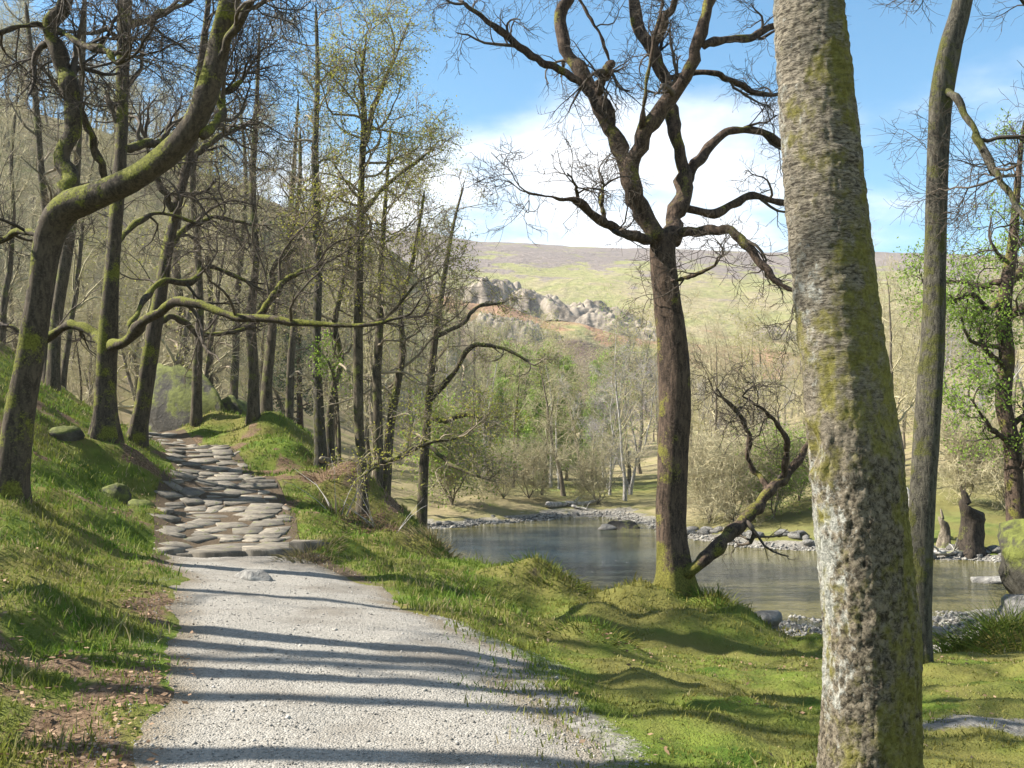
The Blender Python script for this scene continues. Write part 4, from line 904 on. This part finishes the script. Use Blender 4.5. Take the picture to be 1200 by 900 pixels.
def rock(u, v, d, sx, sy, sz, seed, label, mat='rock', name='rock', group=None, sink=.25, sub=3, rough=.28, z=None, smooth=None):
    a, _ = ray(u, v); x = a * d; zg = gz1(x, d) if z is None else z
    o = obj(name, rock_mesh(name, sx, sy, sz, seed, sub, rough), M[mat], loc=(x, d, zg + sz * (1 - 2 * sink)))
    o.rotation_euler[2] = seed * 1.3 % .8 - .4
    return tag(o, label, 'boulder' if sx > .7 else 'rock', group)
rock(222, 478, 27.2, 2.05, 1.2, 1.35, 301, 'large mossy boulder on the mound where the paved path bends', 'mossrock', 'boulder', None, .26, 4, .50)
rock(265, 482, 27.0, .85, .7, .75, 302, 'smaller mossy boulder leaning on the right end of the large one', 'mossrock', 'boulder', None, .35, 4, .3)
rock(75, 505, 16.4, .30, .22, .16, 303, 'mossy stone in the grass left of the upright oak', 'mossrock', sink=.42)
rock(135, 535, 15.6, .30, .25, .22, 304, 'dark upright stone at the roots of the upright oak', 'mossrock', sink=.4)
rock(168, 547, 15.4, .28, .2, .14, 305, 'low yellow-mossed stone in the bank below the upright oak', 'mossrock', sink=.42)
rock(298, 680, 11.2, .22, .13, .09, 306, 'pale rounded stone set in the gravel below the step', 'rock', sink=.35)
rock(895, 742, 14.6, .26, .2, .17, 307, 'brown-topped stone on the near shingle by the mossy hummock', 'rock')
rock(1093, 736, 16.6, .26, .16, .13, 308, 'white stone standing out of the shallow water', 'rock', z=WATER - .05)
rock(1162, 668, 22.5, .52, .3, .14, 309, 'flat white rock breaking the water near the right rocks', 'rock', z=WATER - .06)
rock(1258, 690, 13.8, .72, .8, .95, 310, 'tall mossy rock at the right edge of the river', 'mossrock', 'boulder', None, .3, 4, .5)
rock(1198, 715, 13.2, .34, .3, .35, 311, 'pale block at the foot of the tall mossy rock', 'rock')
rock(731, 616, 35.5, .72, .5, .42, 312, 'dark overhanging boulder on the far point of the shore', 'darkrock', 'boulder', None, .3)
rock(712, 618, 35.0, .32, .25, .14, 313, 'white stone in the water beside the dark overhanging boulder', 'rock', z=WATER - .03)
def line_rocks(n, a, b, jit, size, seed, lb, grp, up=0.):
    rng = random.Random(seed)
    meshes = [rock_mesh('rock', 1, .8, .62, seed * 10 + k, 2, .3) for k in range(6)]
    for i in range(n):
        t = (i + rng.random()) / n; x = a[0] + (b[0] - a[0]) * t + rng.gauss(0, jit); y = a[1] + (b[1] - a[1]) * t + rng.gauss(0, jit)
        s = rng.uniform(*size); o = obj('rock', rng.choice(meshes), M['rock'], loc=(x, y, max(gz1(x, y), WATER - .1) + s * .15))
        o.scale = (s * rng.uniform(.8, 1.3), s * rng.uniform(.8, 1.2), s * rng.uniform(.6, 1)); o.rotation_euler[2] = rng.uniform(0, 6.28)
        tag(o, lb, 'rock', grp)
line_rocks(46, (5.0, 33.6), (9.2, 28.6), .28, (.10, .26), 5, 'pale stone in the row along the right shore behind the leaning stem', 'white stones along the right shore')
line_rocks(26, (10.5, 27.3), (14.5, 26.2), .3, (.10, .28), 6, 'pale stone on the shore by the dark stump', 'stones by the dark stump')
line_rocks(26, (-2.6, 35.6), (3.6, 41.2), .35, (.08, .2), 7, 'pale stone on the edge of the far shingle', 'stones on the far shingle')
line_rocks(14, (3.4, 16.9), (5.6, 16.4), .35, (.05, .12), 8, 'grey cobble on the near shingle behind the hummock', 'cobbles on the near shingle')

# dark stumps on the right shore
M['stumpbark'] = bark('rotten_dark_bark', (.014, .011, .008), (.055, .043, .032), .06, (.07, .07, .02), 0, upw=.02)
def stump(u, d, r, h, seed, label, bark_m='stumpbark'):
    a, _ = ray(u, 600); x = a * d; z = gz1(x, d)
    V, F = rough_tube([(0, 0, -.3, r * 1.2), (0, 0, 0, r * 1.1), (.03, 0, h * .5, r * .95), (-.02, 0, h * .9, r), (-.04, .02, h, r * .75), (-.04, .02, h + .01, r * .02)], 30, 20, .09, .45, .3, seed, 5)
    V[:, 2] -= np.where(V[:, 2] > .6 * h, (V[:, 2] - .6 * h) * (.45 + .4 * V[:, 0] / r + .12 * np.sin(V[:, 1] / r * 7)), 0)
    V[:, 0] += .10 * np.sin(V[:, 2] * 3 + seed) * r * 2; V[:, 1] += .08 * np.sin(V[:, 2] * 4 + seed) * r * 2
    root = thing('stump', label, 'tree stump', (x, d, z))
    obj('trunk', mesh_np('trunk', V, F), M[bark_m], root)
    V, F = rough_tube([(-r * .2, 0, h * .85, r * .4), (-r * .5, 0, h + .08, r * .28), (-r * .7, 0, h + .2, r * .08)], 10, 9, .03, 0, seed=seed + 4)
    obj('broken_snag', mesh_np('broken_snag', V, F), M[bark_m], root)
stump(1137, 27, .30, 1.45, 401, 'thick dark broken stump on the right shore')
stump(1106, 27.6, .12, .8, 402, 'thinner grey stump beside the thick dark one', 'farbark')
stump(1068, 28.2, .15, 1.3, 403, 'pale broken trunk between the two right trunks, across the water', 'palebark')
def log(u0, v0, u1, v1, d0, d1, r, seed, label, bark_m, dz=.1):
    p = at(u0, v0, d0); q = at(u1, v1, d1); p[2] = max(gz1(p[0], p[1]), WATER) + dz; q[2] = max(gz1(q[0], q[1]), WATER) + dz
    rng = np.random.default_rng(seed); c = []
    for t in np.linspace(0, 1, 6): m = p + (q - p) * t; c.append((*(m - p + rng.normal(size=3) * np.array((.05, .05, .04))), r * (1 - .6 * t)))
    root = thing('driftwood', label, 'log', tuple(p))
    obj('trunk', mesh_np('trunk', *rough_tube(c, 24, 9, .012, 0, seed=seed)), M[bark_m], root)
    P, R = stack([c], 12); a = kids(rng, P, R, 5, .2, 1, (.5, 1.1), (.4, .9), 6, .25, .1, .5, .01); 
    for m in range(len(a[0])): obj('branch', mesh_np('branch', *tubes(a[0][m:m + 1], a[1][m:m + 1], 5)), M[bark_m], root)
log(1085, 650, 1130, 648, 26.6, 26.8, .09, 411, 'bleached driftwood lying under the stumps', 'palebark')
log(640, 606, 700, 600, 42, 44, .14, 412, 'bleached log lying on the far shingle', 'palebark')
log(655, 602, 690, 606, 43.2, 42, .09, 413, 'thinner bleached branch across the log on the far shingle', 'palebark')
log(378, 560, 420, 500, 19.6, 20.3, .06, 414, 'pale fallen branch propped up behind the bank trunks', 'farbark', .25)
log(395, 545, 440, 505, 20.1, 21.0, .05, 415, 'thin reddish fallen branch behind the bank trunks', 'farbark', .35)

# ---------------------------------------------------------------- ground cover
RN = np.random.default_rng(77)
def scatter(n, y0, y1, pw, a0, a1):
    y = y0 + (y1 - y0) * RN.random(n) ** pw; x = y * RN.uniform(a0, a1, n); return x, y
def make_grass(name, n, mat, hmul=1., y0=3.4, y1=27, dry=False, clump=None):
    x, y = scatter(n, y0, y1, 1.5, -.60, .62) if clump is None else clump
    z, e, g, wet = ground_parts(x, y)
    dens = fbm(x * 1.6, y * 1.6, 61, 3); lit = sstep(.60, .70, fbm(x * 1.3, y * 1.3, 33, 3)) * (x < -2)
    keep = (e < (.16 + .6 * (x > -.6) * (y < 9)) * RN.random(len(x)) ** 3 - .02 - (.4 + .5 * (x > -.6) * (y < 9)) * RN.random(len(x)) ** 3) & (z > WATER + .22) & (RN.random(len(x)) > lit * .85)
    keep &= RN.random(len(x)) > .8 * (sstep(.32, .0, np.abs(e + .10)) * (y < 9) * (x < -1)) * sstep(.35, .6, fbm(x * .8, y * .8, 71, 3))
    keep &= RN.random(len(x)) > .8 * np.exp(-(((x - 1.3) / .22) ** 2 + ((y - 13.6) / .5) ** 2))
    keep &= RN.random(len(x)) > np.exp(-(((x - 3.1) / .6) ** 2 + ((y - 6.6) / .24) ** 2))
    if dry: keep &= dens > .55
    x, y, z, dens = x[keep], y[keep], z[keep], dens[keep]; n = len(x)
    tus = sstep(.45, .68, fbm(x * 2.1, y * 2.1, 66, 2))
    right = sstep(-.5, 1.0, x) * sstep(13, 11, y)
    h = (.020 + .034 * RN.random(n) + .050 * tus * RN.random(n)) * hmul * (1 - .6 * right) * (1 + y * .018)
    h = h * np.where(RN.random(n) < .04, RN.uniform(1.4, 2.2, n), 1)
    wd = (.0022 + .0016 * RN.random(n)) * (1 + y * .10)
    a = RN.uniform(0, 2 * np.pi, n); lean = RN.uniform(.1, .9, n) * h
    b = RN.uniform(0, 2 * np.pi, n)
    c = np.c_[x, y, z - .012]; s = np.c_[np.cos(a), np.sin(a), 0 * a] * wd[:, None]; l = np.c_[np.cos(b) * lean, np.sin(b) * lean, h]
    V = np.stack([c - s, c + s, c + l * np.array((.4, .4, .62)) + s * .7, c + l * np.array((.4, .4, .62)) - s * .7, c + l], 1).reshape(-1, 3)
    k = np.arange(n)[:, None] * 5
    F = np.concatenate([k + np.array([[0, 1, 2]]), k + np.array([[0, 2, 3]]), k + np.array([[3, 2, 4]])])
    me = mesh_np(name, V, F, smooth=False)
    return obj(name, me, M[mat], kind='stuff')
def stuff(o, label, cat): o['kind'] = 'stuff'; o['label'] = label; o['category'] = cat
stuff(make_grass('grass', 230000, 'grass'), 'short green grass covering the banks beside the path', 'grass')
stuff(make_grass('dry_grass', 70000, 'grassdry', 1.1, dry=True), 'straw-coloured dry grass mixed into the green banks', 'grass')
def pebbles(name, x, y, size, mat, lift=.3, zc=None):
    n = len(x); z = gz(x, y) if zc is None else zc
    O = np.array([(1, 0, 0), (.3, .95, .1), (-.9, .3, -.1), (-.2, -1, .1), (.1, .1, .75), (0, 0, -.7)])
    T = np.array([(0, 1, 4), (1, 2, 4), (2, 3, 4), (3, 0, 4), (1, 0, 5), (2, 1, 5), (3, 2, 5), (0, 3, 5)])
    a = RN.uniform(0, 6.28, n); c, s = np.cos(a), np.sin(a)
    j = O[None] * RN.uniform(.6, 1.3, (n, 6, 1)) * (size[:, None] * RN.uniform(.6, 1.25, (n, 3)))[:, None]
    V = np.stack([j[..., 0] * c[:, None] - j[..., 1] * s[:, None], j[..., 0] * s[:, None] + j[..., 1] * c[:, None], j[..., 2]], -1)
    V += np.c_[x, y, z + size * lift][:, None]
    F = (np.arange(n)[:, None, None] * 6 + T[None]).reshape(-1, 3)
    return obj(name, mesh_np(name, V.reshape(-1, 3), F, smooth=False), M[mat], kind='stuff')
x, y = scatter(60000, 4.0, 13.3, 1.6, -.52, .35); e = path_edge(x, y); k = (e > -.12 + .35 * RN.random(len(x)) ** 4 - .1 * RN.random(len(x)) ** 3); x, y, e = x[k], y[k], e[k]
zp = tps(x, y) + .03 * sstep(.0, .9, e) - .012 + (fbm(x * 2.2, y * 2.2, 51, 3) - .5) * .035 - .10 * sstep(.1, -.35, e)
sz = .0032 + .006 * RN.random(len(x)) ** 2.5 + .012 * (RN.random(len(x)) < .04) * RN.random(len(x))
stuff(pebbles('loose_gravel', x, y, sz, 'gravel', .1, np.where(e > 0, zp, gz(x, y))), 'loose grey gravel lying over the path', 'gravel')
x = RN.uniform(-1, 8, 26000); y = RN.uniform(14.5, 21, 26000); z = gz(x, y); k = (z > WATER - .12) & (z < WATER + .33 + .1 * RN.random(len(x))); x, y = x[k], y[k]
stuff(pebbles('near_shingle', x, y, .018 + .045 * RN.random(len(x)) ** 2, 'pebble', .2), 'grey shingle between the hummock and the water', 'shingle')
x = RN.uniform(-4, 16, 60000); y = RN.uniform(25.5, 50, 60000); z = gz(x, y); k = (z > WATER - .08) & (z < WATER + .10); x, y = x[k], y[k]
stuff(pebbles('far_shingle', x, y, .02 + .06 * RN.random(len(x)) ** 2, 'pebble', .2), 'pale shingle along the far shore', 'shingle')
# fallen leaves
x, y = scatter(26000, 3.6, 20, 1.5, -.6, .5); e = path_edge(x, y)
w = .8 * sstep(.45, .05, np.abs(e + .15)) * (x < -1.2) * (y < 10) * sstep(.3, .6, fbm(x * .8, y * .8, 71, 3)) + .6 * sstep(.7, .1, np.abs(e + .2)) * (y < 7) * (x < -1) + .7 * sstep(.54, .66, fbm(x * 1.3, y * 1.3, 33, 3)) * (x < -2) + .9 * np.exp(-(((x + 2.0) / 1.0) ** 2 + ((y - 16.6) / 1.6) ** 2)) + .9 * np.exp(-(((x - 3.3) / .9) ** 2 + ((y - 9.8) / .45) ** 2)) + .8 * np.exp(-(((x - .9) / .5) ** 2 + ((y - 9.9) / .3) ** 2)) + .02
k = (RN.random(len(x)) < w) & (e < .25); x, y = x[k], y[k]
P = np.c_[x, y, gz(x, y) + .012 + .02 * RN.random(len(x))][:, None] + np.zeros((1, 2, 1))
V, F = leaves(RN, P, 1, .021, .004, flat=.75); stuff(obj('fallen_leaves', mesh_np('fallen_leaves', V, F, smooth=False), M['deadleaf']), 'brown fallen oak leaves scattered along the path edge and banks', 'leaves')

def clump(name, u, d, n, h, spread, mat, seed, label, cat, lean=.35, droop=0.):
    a, _ = ray(u, 600); bx, by = a * d, d; rng = np.random.default_rng(seed)
    x = np.clip(rng.normal(size=n), -1.5, 1.5) * spread; y = np.clip(rng.normal(size=n), -1.5, 1.5) * spread; z0 = gz1(bx, by); z = gz(bx + x, by + y) - z0
    dirs = unit(np.c_[x / spread * lean + rng.normal(size=n) * .18, y / spread * lean + rng.normal(size=n) * .18, np.ones(n)])
    hh = h * rng.uniform(.5, 1.1, n); P = np.empty((n, 5, 3)); P[:, 0] = np.c_[x, y, z - .03]; dd = dirs.copy()
    for i in range(1, 5):
        dd = unit(dd + np.c_[dirs[:, :2] * .25, -np.full(n, droop)] + rng.normal(size=(n, 3)) * .08); P[:, i] = P[:, i - 1] + dd * (hh / 4)[:, None]
    R = np.repeat(np.linspace(1, .15, 5)[None], n, 0) * (.0035 + .0025 * rng.random(n))[:, None] * (1 + d * .04)
    return tag(obj(name, mesh_np(name, *tubes(P, R, 3)), M[mat], loc=(bx, by, z0)), label, cat)
for u, d, n, h, sp, mt, lb in ((1165, 12.4, 420, .55, .32, 'grass', 'tall green rushes on the right bank beside the mossy rock'), (1120, 12.0, 300, .42, .28, 'grass', 'green rushes behind the slim grey trunk'), (1195, 11.6, 320, .5, .3, 'grass', 'green rushes nearest the tall mossy rock foot'),
                               (640, 13.6, 260, .20, .3, 'grass', 'shaggy grass tuft on the bank edge above the water'), (690, 10.2, 300, .16, .28, 'grass', 'grass tuft on the slope below the path'), (745, 13.7, 240, .22, .25, 'grass', 'dark green tuft left of the forked oak'),
                               (835, 13.3, 240, .24, .22, 'grass', 'dark green tuft right of the forked oak'), (508, 15.4, 260, .26, .22, 'grassdry', 'straw-coloured tussock on the bank corner'), (365, 13.0, 280, .20, .22, 'grassdry', 'overhanging dry tussock beside the step'),
                               (540, 15.0, 120, .4, .25, 'grassdry', 'tall dry stalks on the bank edge'), (560, 12.5, 200, .18, .3, 'grass', 'green tuft on the verge above the river')):
    clump('grass_tussock', u, d, n, h, sp, mt, int(u), lb, 'grass tuft', .5, .12)
for u, d, n, h, sp, lb in ((395, 17.2, 130, .40, .35, 'dead brown bracken beside the paved path'), (425, 16.2, 90, .35, .3, 'dead bracken at the foot of the tall slender trunk'), (455, 16.3, 100, .38, .35, 'dead bracken on the bank corner'), (380, 18.4, 90, .4, .3, 'dead bracken higher up beside the paving'), (475, 16.0, 80, .4, .3, 'dead bracken above the dark bank face')):
    clump('bracken', u, d, n, h, sp, 'bracken', int(u), lb, 'bracken', .8, .2)
for u, d, h, lb in ((450, 16.3, 1.2, 'thin pale leafless sapling on the bank corner'), (398, 16.8, 1.4, 'pair of thin dry stems beside the paving')):
    clump('sapling', u, d, 7, h, .12, 'twigpale', int(u) + 3, lb, 'sapling', .4)

# ---------------------------------------------------------------- hazy valley air
def haze(density):
    V = [(x, y, z) for x in (-1000, 1000) for y in (-40, 1010) for z in (-12, 175)]
    F = [(0, 1, 3, 2), (4, 6, 7, 5), (0, 4, 5, 1), (2, 3, 7, 6), (0, 2, 6, 4), (1, 5, 7, 3)]
    m = bpy.data.materials.new('hazy_air'); m.use_nodes = True; t = m.node_tree; t.nodes.clear()
    o = t.nodes.new('ShaderNodeOutputMaterial'); v = t.nodes.new('ShaderNodeVolumePrincipled')
    v.inputs['Color'].default_value = (.95, .97, 1, 1); v.inputs['Density'].default_value = density; v.inputs['Anisotropy'].default_value = .2
    t.links.new(v.outputs[0], o.inputs['Volume'])
    h = obj('haze', mesh_np('haze', V, F, smooth=False), m, kind='stuff'); h['label'] = 'thin pale haze filling the valley air'; h['category'] = 'haze'
haze(.00022)
